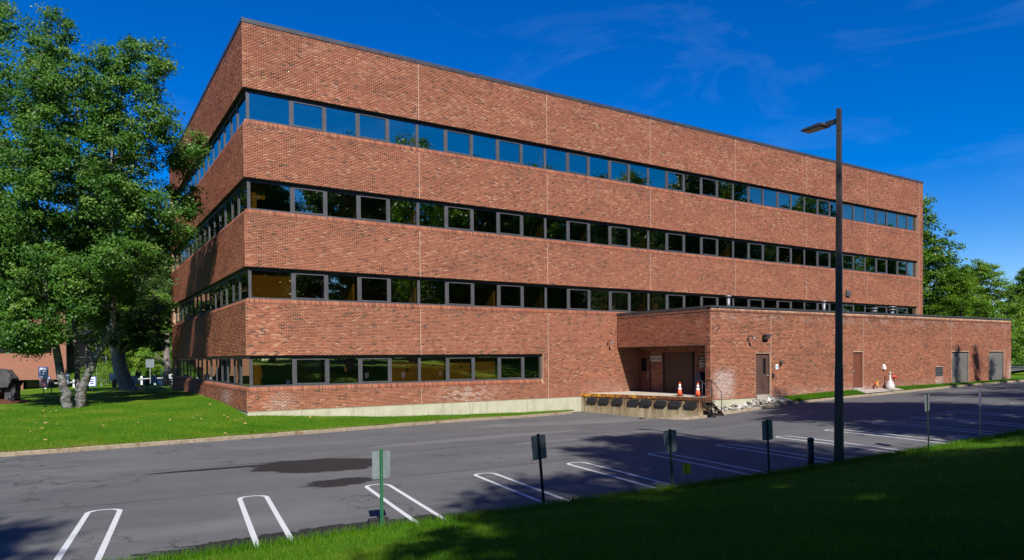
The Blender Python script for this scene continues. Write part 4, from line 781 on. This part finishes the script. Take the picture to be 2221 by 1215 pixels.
# birch clump (measured along sight lines at its real distance of about 32 m)
def tp_(pts, t, r0, r1, dt=0):
    n = len(pts); return [(tuple(at(u, v, t+dt*i/(n-1))), r0+(r1-r0)*(i/(n-1))**.8) for i, (u, v) in enumerate(pts)]
EB = []
rg_ = np.random.default_rng(5)
for u, v, ru, rv in ((105, 95, 62, 75), (70, 215, 95, 95), (165, 240, 80, 95), (30, 360, 85, 90), (120, 390, 100, 90), (235, 180, 62, 90), (305, 165, 60, 78), (345, 135, 28, 40), (335, 265, 50, 62), (265, 320, 85, 85), (385, 345, 45, 50), (425, 315, 30, 35), (330, 450, 85, 70), (408, 440, 34, 40), (385, 520, 40, 42), (205, 510, 110, 70), (65, 520, 100, 75), (300, 545, 72, 50), (245, 622, 62, 52), (150, 600, 75, 55), (55, 650, 70, 60), (45, 745, 60, 38), (190, 680, 40, 30), (100, 720, 40, 30), (15, 700, 60, 55), (80, 610, 80, 60), (0, 560, 70, 80), (225, 690, 30, 25)):
    t_ = 32+rg_.uniform(-1.8, 1.6); k = t_/F_PX; EB.append((at(u, v, t_), (ru*k, (ru+rv)/2*k*1.1, rv*k)))
for u, v, ru, rv in ((85, 450, 62, 80), (92, 300, 58, 70), (250, 430, 62, 70), (248, 560, 62, 58), (110, 575, 62, 50), (170, 645, 60, 45), (250, 300, 60, 60), (100, 180, 50, 60), (30, 640, 60, 50), (70, 700, 55, 45)):
    t_ = 30.2+rg_.uniform(-.6, .4); k = t_/F_PX; EB.append((at(u, v, t_), (ru*k, ru*k*.9, rv*k)))
bt = ell_tree('birch_tree', [tp_([(150, 892), (138, 840), (112, 720), (98, 600), (78, 430), (72, 300), (88, 120)], 31.6, .235, .03), tp_([(168, 892), (170, 850), (166, 780), (160, 690), (178, 520), (170, 300), (165, 180)], 32.4, .16, .025), tp_([(172, 892), (182, 835), (205, 780), (243, 705), (252, 600), (240, 400), (246, 290), (285, 120)], 32.0, .225, .03)], EB, M['leaf_birch'], M['birch'], 125, .125, 5.0, .43, 3)
tag(bt, 'large leafy birch clump with three white leaning trunks on the lawn', 'tree')
EB2 = []
for u, v, ru, rv in ((-40, 60, 60, 70), (5, 45, 35, 45), (-60, 200, 80, 90), (-30, 330, 60, 80), (-70, 480, 90, 90), (-30, 620, 60, 60)):
    t_ = 34+rg_.uniform(-1.5, 1.5); k = t_/F_PX; EB2.append((at(u, v, t_), (ru*k, ru*k, rv*k)))
tag(ell_tree('birch_tree', [tp_([(-60, 880), (-50, 700), (-45, 400), (-30, 100)], 34, .25, .04)], EB2, M['leaf_birch'], M['birch'], 90, .15, 4.0, .47, 4), 'tree cut by the left frame edge, only its leaves showing', 'tree')
# pine with leaning grey trunk behind the birch
EP = []
for u, v, ru, rv in ((250, 470, 80, 60), (330, 560, 48, 70), (150, 540, 90, 60), (240, 590, 100, 60), (330, 650, 42, 50), (120, 650, 80, 45), (270, 680, 70, 45), (345, 735, 26, 34), (300, 725, 45, 25), (60, 560, 70, 60), (210, 390, 80, 50), (310, 690, 60, 42), (255, 735, 45, 26), (345, 690, 28, 40), (180, 720, 60, 30), (90, 730, 60, 35)):
    t_ = 47+rg_.uniform(-3, 6); k = t_/F_PX; EP.append((at(u, v, t_), (ru*k, ru*k, rv*k)))
tag(ell_tree('pine_tree', [[(tuple(at(300, 862, 49.2)), .72), (tuple(at(278, 848, 49.2)), .56)]+[(tuple(at(u, v, 49.2)), r) for u, v, r in ((262, 800, .46), (250, 740, .42), (240, 690, .39), (222, 560, .34), (215, 400, .2))]], EP, M['leaf_dark'], M['bark'], 80, .34, 2.2, .75, 6, True), 'old pine with thick leaning grey trunk behind the birches', 'tree')
tag(ell_tree('pine_tree', [[(tuple(at(189, 852, 52)), .13), (tuple(at(189, 700, 52)), .12), (tuple(at(192, 450, 52)), .06)]], [(at(190, 480, 52), (2.2, 2.2, 2.5)), (at(185, 580, 53), (2.8, 2.6, 2.))], M['leaf_dark'], M['bark'], 80, .32, 2.0, .7, 8, True), 'slim brown pine trunk standing between the birch trunks', 'tree')
# generic trees, shared between copies
def gen(name, h, rad, seed, leaf, size, per, base=.22, n=20, top=.55, dens=1.5, crad=.7, bark='bark'):
    rg = np.random.default_rng(seed); E = []
    for i in range(n):
        t_ = (i+.5)/n; z = h*(base+(1-base)*t_*.93); prof = math.sin(math.pi*min(1, (.22+.78*t_)))**.7 if t_ < .75 else top*(1-(t_-.75)/.25*.6)
        a = i*2.4+rg.uniform(-.4, .4); d = rad*prof*rg.uniform(.35, .75); s = rad*rg.uniform(.30, .46)*(.6+.5*prof); E.append(((d*math.cos(a), d*math.sin(a), z), (s, s, s*.8)))
    tr = [[((0, 0, -.3), h*.020), ((.1, .05, h*.2), h*.015), ((-.1, .1, h*.5), h*.011), ((0, 0, h*.9), h*.003)]]
    return ell_tree(name, tr, E, leaf, M[bark], per, size, dens, crad, seed)
def spruce(seed, h=14, r=2.6):
    rg = np.random.default_rng(seed); E = []
    for i in range(26):
        t_ = i/25; rr = r*(1-t_)**.85+.12; z = h*(.06+.93*t_)
        for k in range(max(1, int(5*(1-t_)+1))): a = rg.uniform(0, 6.28); E.append(((rr*.55*math.cos(a), rr*.55*math.sin(a), z), (rr*.5+.08, rr*.5+.08, h*.022)))
    return ell_tree('spruce_tree', [[((0, 0, -.3), .2), ((0, 0, h*.98), .02)]], E, M['leaf_dark'], M['bark'], 40, .22, 1.6, .42, seed, True, False)
tA = gen('maple_tree', 20, 5.6, 21, M['leaf_maple'], .27, 84, .14, 30)
tB = gen('oak_tree', 22, 6.2, 22, M['leaf_dark'], .28, 84, .12, 32)
tL = gen('locust_tree', 21, 5.8, 27, M['leaf_maple'], .24, 40, .2, 26)
tC = gen('ash_tree', 13, 4.2, 23, M['leaf_lime'], .18, 95, .08, 28, .6, 2.4, .5)
tS = spruce(24)
used = set()
def plant(src, x, y, z, s, rz, lab, group, sz=1.):
    if src.name not in used: used.add(src.name); o = src
    else: o = copy_tree(src)
    o.location = (x, y, z); o.scale = (s, s, s*sz); o.rotation_euler = (0, 0, rz); tag(o, lab, 'tree', group); return o
G = 'tall shade trees standing behind the viewpoint'
for src, x, y, s, rz, sz in ((tA, .6, -43, 1.32, .3, 1.), (tL, 3.4, -44.2, 1.05, 3.3, 1.), (tB, 11, -52, 1.25, .9, 1.), (tB, 17.2, -34.6, 1.08, 2.5, 1.), (tA, -6.3, -43.4, 1.1, 2.4, 1.), (tA, -16.2, -38.6, .98, 5.2, 1.), (tL, 27, -41, 1.3, 1.2, 1.), (tB, 37, -45, 1.25, .6, 1.), (tA, 47, -46, 1.4, 2.2, 1.), (tB, 57, -44, 1.25, 3.1, 1.), (tA, 67, -48, 1.5, 4.4, 1.), (tB, 78, -46, 1.48, 5.3, 1.), (tA, 89, -49, 1.55, .2, 1.05), (tB, 101, -46, 1.3, 1.8, 1.), (tA, 113, -49, 1.5, 3.6, 1.1), (tB, -32, -42, 1.15, 2.7, 1.), (tA, 130, -46, 1.4, .9, 1.), (tA, -12, -62, 1.20, 0.0, 1.), (tB, 3, -65, 1.25, 1.7, 1.), (tA, 18, -68, 1.30, 3.4, 1.), (tB, 33, -62, 1.20, 5.1, 1.), (tA, 48, -65, 1.25, 6.8, 1.), (tB, 63, -68, 1.30, 8.5, 1.), (tA, 78, -62, 1.20, 10.2, 1.), (tB, 93, -65, 1.25, 11.9, 1.), (tA, 108, -68, 1.30, 13.6, 1.)):
    plant(src, x, y, .6, s, rz, 'tall leafy shade tree behind the viewpoint', G, sz)
for x, y, s, lab in ((40.2, -21.8, 1.12, 'dark spruce at the far lot edge outside the frame'), (42.7, -22.4, 1.16, 'dark spruce at the far lot edge outside the frame'), (45.3, -21.6, 1.06, 'dark spruce at the far lot edge outside the frame'), (38.2, -22.2, .98, 'dark spruce at the far lot edge outside the frame'), (46.9, -22.2, .98, 'dark spruce at the far lot edge outside the frame')):
    plant(tS, x, y, .2, s, x, lab, 'spruces along the far lot edge')
GR = 'trees beyond the right end of the building'
plant(tA, 67.2, 8.0, .2, .93, 1.0, 'tall green tree rising directly behind the right building end', GR)
plant(tC, 74, 4.0, .3, 1.0, .4, 'airy light green tree above the annex roof, middle of the right group', GR, .9)
plant(tC, 66, 2.5, .3, .80, 2.1, 'bushy light tree hugging the right building end above the annex roof', GR)
plant(tC, 82, 2.5, .3, .9, 3.6, 'light green tree between the airy tree and the frame edge', GR)
plant(tA, 93, -1.5, .5, .72, 4.6, 'full green tree at the right frame edge', GR)
plant(tC, 90, 14, .5, 1.0, 5.5, 'light green tree deep behind the right group', GR); plant(tA, 106, 6, .5, .7, 2.9, 'green tree farthest right behind the street', GR); plant(tB, 118, 16, .5, .7, .9, 'dark tree deep behind the street', GR)
for i, (x, y, s_) in enumerate(((-3, 84, 1.15), (-14, 80, 1.2), (-25, 82, 1.1), (-36, 84, 1.2), (6, 88, 1.1))): plant(tB, x, y, -.8, s_, i*2.1, 'tall dark tree of the wood closing the view behind the birches', 'tall dark trees behind the left lawn')
GL = 'trees of the wood behind the left lawn'
for i, (src, x, y, s) in enumerate(((tC, 2.6, 60, .85), (tB, 7.5, 68, .8), (tC, -1.2, 66, .9), (tB, -4.5, 76, .9), (tB, 2, 80, 1.0), (tA, 9, 78, .9), (tB, -12, 92, 1.0), (tB, -26, 88, 1.0), (tA, -38, 70, 1.0))):
    plant(src, x, y, -.5, s, i*1.3, ['light green low tree left of the dead trunk', 'dark tree nearest the left building edge in the background', 'light green tree above the guardrail', 'dark tree behind the guardrail, right of the pine', 'dark tall tree at the back of the wood', 'green tree hidden by the building corner', 'dark tree behind the salmon building', 'dark tree left behind the salmon building', 'green tree far left behind the salmon building'][i], GL)
dt = tag(empty('dead_tree', (1.67, 43.4, -.2)), 'bare grey dead trunk with broken branches by the building edge', 'tree'); m = MB(); m.tube([(0, 0, 0), (.1, 0, 1.6), (.0, 0, 3.2), (.1, 0, 5)], [.42, .34, .28, .2], 10); m.build('trunk', M['bark'], dt, True)
m = MB(); m.tube([(0, 0, 2.2), (-.7, 0, 2.7), (-1.3, -.1, 2.6)], [.09, .06, .02], 6); m.tube([(0, 0, 1.8), (-.6, -.2, 2.2), (-1.0, -.2, 3.2)], [.08, .05, .02], 6); m.tube([(0, 0, 3), (.6, -.2, 3.6), (.9, 0, 4.2)], [.08, .05, .02], 6); m.build('branch', M['bark'], dt, True)
def bush(x, y, z, r, lab, grp, leaf='leaf_lime', seed=0):
    rg = np.random.default_rng(seed); root = tag(empty('bush', (x, y, z)), lab, 'bush', grp); MB().tube([(0, 0, -.1), (0, 0, r*.6)], .05, 6).build('stem', M['bark'], root)
    d = unit(rg.normal(0, 1, (60, 3))); c = d*np.array([r, r, r*.75])*rg.uniform(.5, 1, 60)[:, None]+np.array([0, 0, r*.7]); c[:, 2] = np.maximum(c[:, 2], .08); link('foliage', quads(*leaf_cloud(c, np.full(60, r*.28), 40, .09, rg), 'foliage'), M[leaf], root)
for i, (u, v, t_, r) in enumerate(((14, 845, 82, .8), (52, 845, 82, 1.0), (72, 846, 82, .8), (93, 844, 80, 1.2), (103, 846, 80, .9), (125, 846, 80, .8), (147, 845, 78, 1.0), (163, 845, 78, 1.1), (205, 840, 74, 1.9), (228, 838, 74, 1.5), (252, 834, 74, 1.2))):
    q = at(u, v, t_); bush(q[0], q[1], float(HL(q[0], q[1]))-.05, r, ['round bush nearest the stone sculpture', 'round bush at the foot of the slender street lamp', 'small low bush right of the street lamp', 'larger clipped bush behind the two-panel sign', 'low bush behind the black sign back left of the birch', 'low bush touching the left birch trunk', 'low bush just right of the left birch trunk', 'bush seen between the left and middle birch trunks', 'broad rounded bush right of the right birch trunk', 'tallest shrub left of the pine trunk', 'shrub half behind the pine trunk'][i], 'bushes before the salmon building', 'leaf_lime', 40+i)
# salmon office building in the left distance
sb = tag(empty('office_building', (0, 58, 0)), 'salmon brick office building partly hidden by the birch leaves', 'building')
MB().box(-18, -6.6, 4, 16, -3, 12).build('wall', M['orangebrick'], sb); MB().box(-18, -6.7, 0, 3.999, .25, 1.36).build('parapet', M['orangebrick'], sb); MB().box(-10.95, -10.5, .1, .5, -3, .249).box(-7.0, -6.75, .1, .5, -3, .249).build('column', M['orangebrick'], sb); MB().box(-18, -6.7, 3.7, 3.99, -3, .249).build('window', glassdark, sb)
MB().box(-6.59, -1.5, 7, 16, -3, 11).build('glass_wall', glassdark, sb)
for k in range(5): MB().box(-6.59+k*1.0, -6.52+k*1.0, 6.9, 6.99, -3, 11).build('mullion', M['steel'], sb)
for z in (.6, 2.6, 4.8): MB().box(-6.58, -1.5, 6.88, 6.899, z, z+.07).build('transom', M['frame'], sb)
for z in (3.2, 7.0): MB().box(-17.5, -8, 3.9, 3.998, z, z+1.6).build('window', glassdark, sb)
# background signs on the lawn
def small_sign(u, v, t_, h, pw, ph, face, lab, two=False, back=False, border=None):
    q = at(u, v, t_); z = float(HL(q[0], q[1])); e = tag(empty('lawn_sign', (q[0], q[1], z), -math.atan2(q[0]-CAM[0], q[1]-CAM[1])*1.), lab, 'sign', 'small signs on the far lawn')
    MB().box(-.025, .025, 0, .03, -.1, h).build('post', M['shadegreen'] if not back else M['black'], e)
    zc = h-ph/2; MB().box(-pw/2, pw/2, -.012, -.002, zc-ph/2, zc+ph/2).build('sign_panel', M['black'] if back else M[face], e)
    if back: return
    if border: MB().box(-pw/2-.05, pw/2+.05, -.0015, .01, zc-ph/2-.04, zc+ph/2+.05).build('border', M[border], e)
    m = MB()
    for k in range(3): m.box(-pw*.32, pw*.32, -.0145, -.0122, zc+ph*(.25-.25*k)-ph*.07, zc+ph*(.25-.25*k)+ph*.05)
    m.build('print', M['blue'], e)
    if two: MB().box(-pw/2, pw/2, -.012, -.002, zc-ph/2-.66, zc-ph/2-.03).build('lower_panel', M['pink'], e); MB().box(-pw*.35, pw*.35, -.0145, -.0122, zc-ph/2-.25, zc-ph/2-.2).box(-pw*.35, pw*.35, -.0145, -.0122, zc-ph/2-.45, zc-ph/2-.4).build('lower_print', M['red'], e)
small_sign(95, 857, 43.5, 1.05+.6, .42, .6, 'signwhite', 'two-panel sign, white above pink, on the lawn left of the birch', True, border='blue')
small_sign(104, 846, 54, 1.0, .3, .38, 'signwhite', 'small white sign close behind the two-panel sign', border='blue'); small_sign(143, 850, 47, 1.15, .34, .62, 'signwhite', 'white sign peeking out right of the left birch trunk', border='blue')
small_sign(200, 850, 46.5, .98, .38, .58, 'signwhite', 'white sign with blue border just right of the birch trunks', border='blue'); small_sign(244, 843, 52, 1.1, .3, .5, 'signwhite', 'white sign touching the left side of the pine trunk', border='blue')
small_sign(293, 844, 51, .98, .3, .5, 'signwhite', 'white sign first right of the pine trunk', border='blue'); small_sign(335, 842, 52.5, .98, .26, .5, 'signwhite', 'white sign near the building, behind the black sign back', border='blue')
small_sign(39, 862, 41, .85, .3, .5, '', 'black sign back at the far left near the stone sculpture', back=True); small_sign(112, 857, 42, .92, .32, .5, '', 'black sign back left of the birch trunks', back=True); small_sign(249, 848, 48, .82, .24, .55, '', 'black sign back beside the pine trunk', back=True); small_sign(320, 846, 50, .80, .28, .5, '', 'black sign back between pine and building', back=True)
q = at(326, 831, 76); e = tag(empty('road_sign', (q[0], q[1], float(HL(q[0], q[1])))), 'pale square road sign seen from behind before the wood', 'road sign'); MB().box(-.05, .05, 0, .05, 0, 2.6).build('post', M['steel'], e); MB().box(-.42, .42, -.02, -.001, 1.75, 2.65).build('sign_panel', M['alu'], e)
q = at(350.5, 836, 63); e = tag(empty('street_pole', (q[0], q[1], float(HL(q[0], q[1])))), 'thin tall pale pole with narrow sign near the dead tree', 'pole'); MB().tube([(0, 0, -.2), (0, 0, 1.66)], .035, 8).build('pole', M['steel'], e); MB().box(-.03, .03, -.08, -.036, 1.25, 1.6).build('plate', M['signwhite'], e)
q = at(345.5, 834, 64); e = tag(empty('lawn_sign', (q[0], q[1], float(HL(q[0], q[1]))), -.15), 'small cyan sign left of the thin pale pole', 'sign', 'small signs on the far lawn'); MB().box(-.02, .02, 0, .02, -.1, .5).build('post', M['shadegreen'], e); MB().box(-.14, .14, -.012, -.001, .05, .55).build('sign_panel', M['cyan'], e); MB().box(-.07, .07, -.014, -.0122, .2, .4).build('print', M['signwhite'], e)
q = at(376, 834, 62); e = tag(empty('address_sign', (q[0], q[1], float(HL(q[0], q[1]))), -.12), 'black address sign with white numeral, half behind the building edge', 'sign'); MB().box(-.35, .65, -.03, .03, -.1, .62).build('lower_panel', M['black'], e); MB().box(-.35, .65, -.03, .03, .621, 1.02).build('upper_panel', M['signwhite'], e); MB().box(-.2, .2, -.033, -.0302, .7, .95).build('emblem', M['green'], e); text('20', .5, M['white'], e, Matrix.Translation((.05, -.033, .28)) @ FACE_NY)
q = at(299, 841, 58); e = tag(empty('hydrant', (q[0], q[1], float(HL(q[0], q[1])))), 'small yellow hydrant with white bonnet on the far lawn', 'hydrant'); MB().lathe([(.12, 0), (.12, .25), (.16, .27), (.16, .32), (.11, .34)], 12).build('body', M['yellow'], e, True); MB().lathe([(.13, .34), (.12, .45), (.06, .54)], 12).build('bonnet', M['white'], e, True); MB().tube([(-.2, 0, .22), (.2, 0, .22)], .05, 8).build('outlet', M['yellow'], e)
gr_ = tag(empty('guardrail'), 'dark guardrail on pale posts along the far road', 'guardrail'); a, b = Vector((-8.5, 56.5, 0)), Vector((5.5, 54.0, 0)); m = MB()
for k in range(12):
    p = a.lerp(b, k/11); z = float(HL(p.x, p.y)); MB().box(p.x-.09, p.x+.09, p.y-.09, p.y+.09, z-.2, z+.85).build('post', M['signwhite'], gr_)
za, zb = float(HL(a.x, a.y)), float(HL(b.x, b.y)); MB().prism([(a.x, a.y-.12, za+.42), (a.x, a.y-.16, za+.52), (a.x, a.y-.12, za+.62), (a.x, a.y-.10, za+.62), (a.x, a.y-.10, za+.42)], b-a+Vector((0, 0, zb-za))).build('rail', M['frame'], gr_)
q = at(43, 845, 80); e = tag(empty('street_lamp', (q[0], q[1], float(HL(q[0], q[1])))), 'slender dark street lamp before the salmon building', 'street lamp'); MB().tube([(0, 0, -.2), (0, 0, 3.2)], [.09, .06], 8).build('pole', M['rail'], e, True); MB().lathe([(.05, 3.0), (.75, 3.06), (.72, 3.12), (.1, 3.2), (.06, 3.6)], 14).build('shade', M['rail'], e, True)
# stone sculpture at the left frame edge
def P3(u, v, t_): return Vector(at(u, v, t_))
sc_ = tag(empty('sculpture'), 'angular grey stone sculpture on red mulch at the left edge', 'sculpture')
dv = Vector((AF.x, AF.y, 0)).normalized()
MB().prism([P3(9, 869, 35.5), P3(33, 867, 35.5), P3(33, 832, 35.5), P3(20, 832, 35.5), P3(9, 845, 35.5)], dv*.4).build('foot', M['sculpt'], sc_, bevel=.03)
MB().prism([P3(-80, 800, 35.2), P3(-10, 800, 35.2), P3(12, 803, 35.2), P3(28, 822, 35.2), P3(19, 834, 35.2), P3(16, 841, 35.2), P3(-80, 842, 35.2)], dv*.5).build('slab', M['sculpt'], sc_, bevel=.03)
MB().prism([P3(20, 829, 36), P3(38, 825, 36), P3(33, 837, 36), P3(20, 842, 36)], dv*.5).build('ledge', M['black'], sc_, bevel=.01)
MB().prism([P3(-80, 869, 35.4), P3(-14, 869, 35.4), P3(8, 841, 35.4), P3(-80, 841, 35.4)], dv*.9).build('body', M['sculpt'], sc_, bevel=.03)
q = at(10, 872, 35.8); m = MB()
m.lathe([(2.0, -.05), (1.6, .07), (.9, .14), (.2, .16)], 24, (q[0]-.6, q[1], float(HL(q[0], q[1])))); tag(m.build('mulch_bed', M['mulch'], smooth=True), 'reddish mulch mound beneath the stone sculpture', kind='stuff')

# ------------------------------------------------------------------ grass blades and litter
def blades(name, n, xs, ys, hf, hgt, wid, seed, lab, keepf=None):
    rg = np.random.default_rng(seed); x, y = xs(rg, n), ys(rg, n)
    if ys.__code__.co_argcount == 3: pass
    if keepf is not None: k = keepf(x, y); x, y = x[k], y[k]
    n = len(x); z = hf(x, y); h = hgt*rg.uniform(.5, 1.4, n); a = rg.uniform(0, 6.283, n); ln = rg.uniform(.1, .7, n)*h; la = rg.uniform(0, 6.283, n); w_ = wid*rg.uniform(.6, 1.3, n)
    b = np.stack([x, y, z-.01], 1); s = np.stack([np.cos(a)*w_, np.sin(a)*w_, 0*w_], 1)/2; tip = b+np.stack([np.cos(la)*ln, np.sin(la)*ln, h], 1)
    V = np.stack([b-s, b+s, tip], 1).reshape(-1, 3); o = link(name, np_mesh(name, V, np.arange(3*n).reshape(n, 3), {'tone': np.clip(rg.normal(.45, .17, n)+.16*vnoise(x, y, .8)+.10*vnoise(x, y, 2.3)+(.45*np.exp(-np.maximum(y-kl(x)-.12, 0)/.28) if name == 'lawn_grass' else 0), 0, 1)}), M['blade']); return tag(o, lab, kind='stuff')
def polar(rg, n, r0, r1, a0, a1):
    r = np.sqrt(rg.random(n)*(r1*r1-r0*r0)+r0*r0)*1.; r = r0+(r1-r0)*rg.random(n)**1.25; a = np.radians(a0+(a1-a0)*rg.random(n)); return CAM[0]+r*np.sin(a), CAM[1]+r*np.cos(a)
rgb = np.random.default_rng(77); px_, py_ = polar(rgb, 330000, 4.0, 27, -8, 74); ok = py_ < ed(px_)+.02; px_, py_ = px_[ok], py_[ok]
blades('slope_grass', len(px_), lambda r, n: px_, lambda r, n: py_, HS, .075, .009, 1, 'green grass blades covering the slope')
ex = np.random.default_rng(78).uniform(-7, 21, 16000); ey = ed(ex)-np.abs(np.random.default_rng(79).normal(0, .16, 16000))+.05
blades('edge_grass', len(ex), lambda r, n: ex, lambda r, n: ey, HS, .14, .011, 2, 'taller grass tufts along the asphalt edge')
rl = np.random.default_rng(80); lx = rl.uniform(-13, 17.2, 190000); ly = kl(lx)+.12+rl.random(190000)**1.6*14
blades('lawn_grass', len(lx), lambda r, n: lx, lambda r, n: ly, hl, .07, .014, 3, 'short blades of the sunlit lawn', lambda x, y: (x < -.02) | (y < -.03))
rr_ = np.random.default_rng(81); sx = rr_.uniform(26.3, 54, 40000); sy = kr(sx)+.13+rr_.random(40000)*(-6.95-kr(sx)-.13)
blades('strip_grass', len(sx), lambda r, n: sx, lambda r, n: sy, HR, .08, .016, 4, 'short grass along the annex wall', lambda x, y: (x < 33.1) | (x > 37.2))
rg = np.random.default_rng(90); n = 110; fx = rg.uniform(-10, 12, n); fy = kl(fx)+.3+rg.random(n)**1.5*12; k = (fx < -.2) | (fy < -.2); fx, fy = fx[k], fy[k]; n = len(fx)
cl_ = rg.integers(0, 14, n); fx2 = np.where(rg.random(n) < .45, fx[cl_]+rg.normal(0, .2, n), fx); fy2 = np.where(rg.random(n) < .45, fy[cl_]+rg.normal(0, .12, n), fy); k = ((fx2 < -.2) | (fy2 < -.2)) & (fy2 > kl(fx2)+.2); fx, fy = fx2[k], fy2[k]; n = len(fx)
fz = hl(fx, fy)+.055; C_ = np.stack([fx, fy, fz], 1); nr = unit(np.stack([rg.normal(0, .45, n), rg.normal(-.2, .45, n), np.ones(n)], 1)); a_ = unit(np.cross(nr, rg.normal(0, 1, (n, 3)))); b_ = np.cross(nr, a_); s_ = rg.uniform(.03, .075, n)[:, None]
tag(link('fallen_leaves', quads(C_, a_*s_, b_*s_*.7, np.full(n, .5), 'fallen_leaves'), M['litter']), 'scattered dry brown leaves on the lawn', kind='stuff')
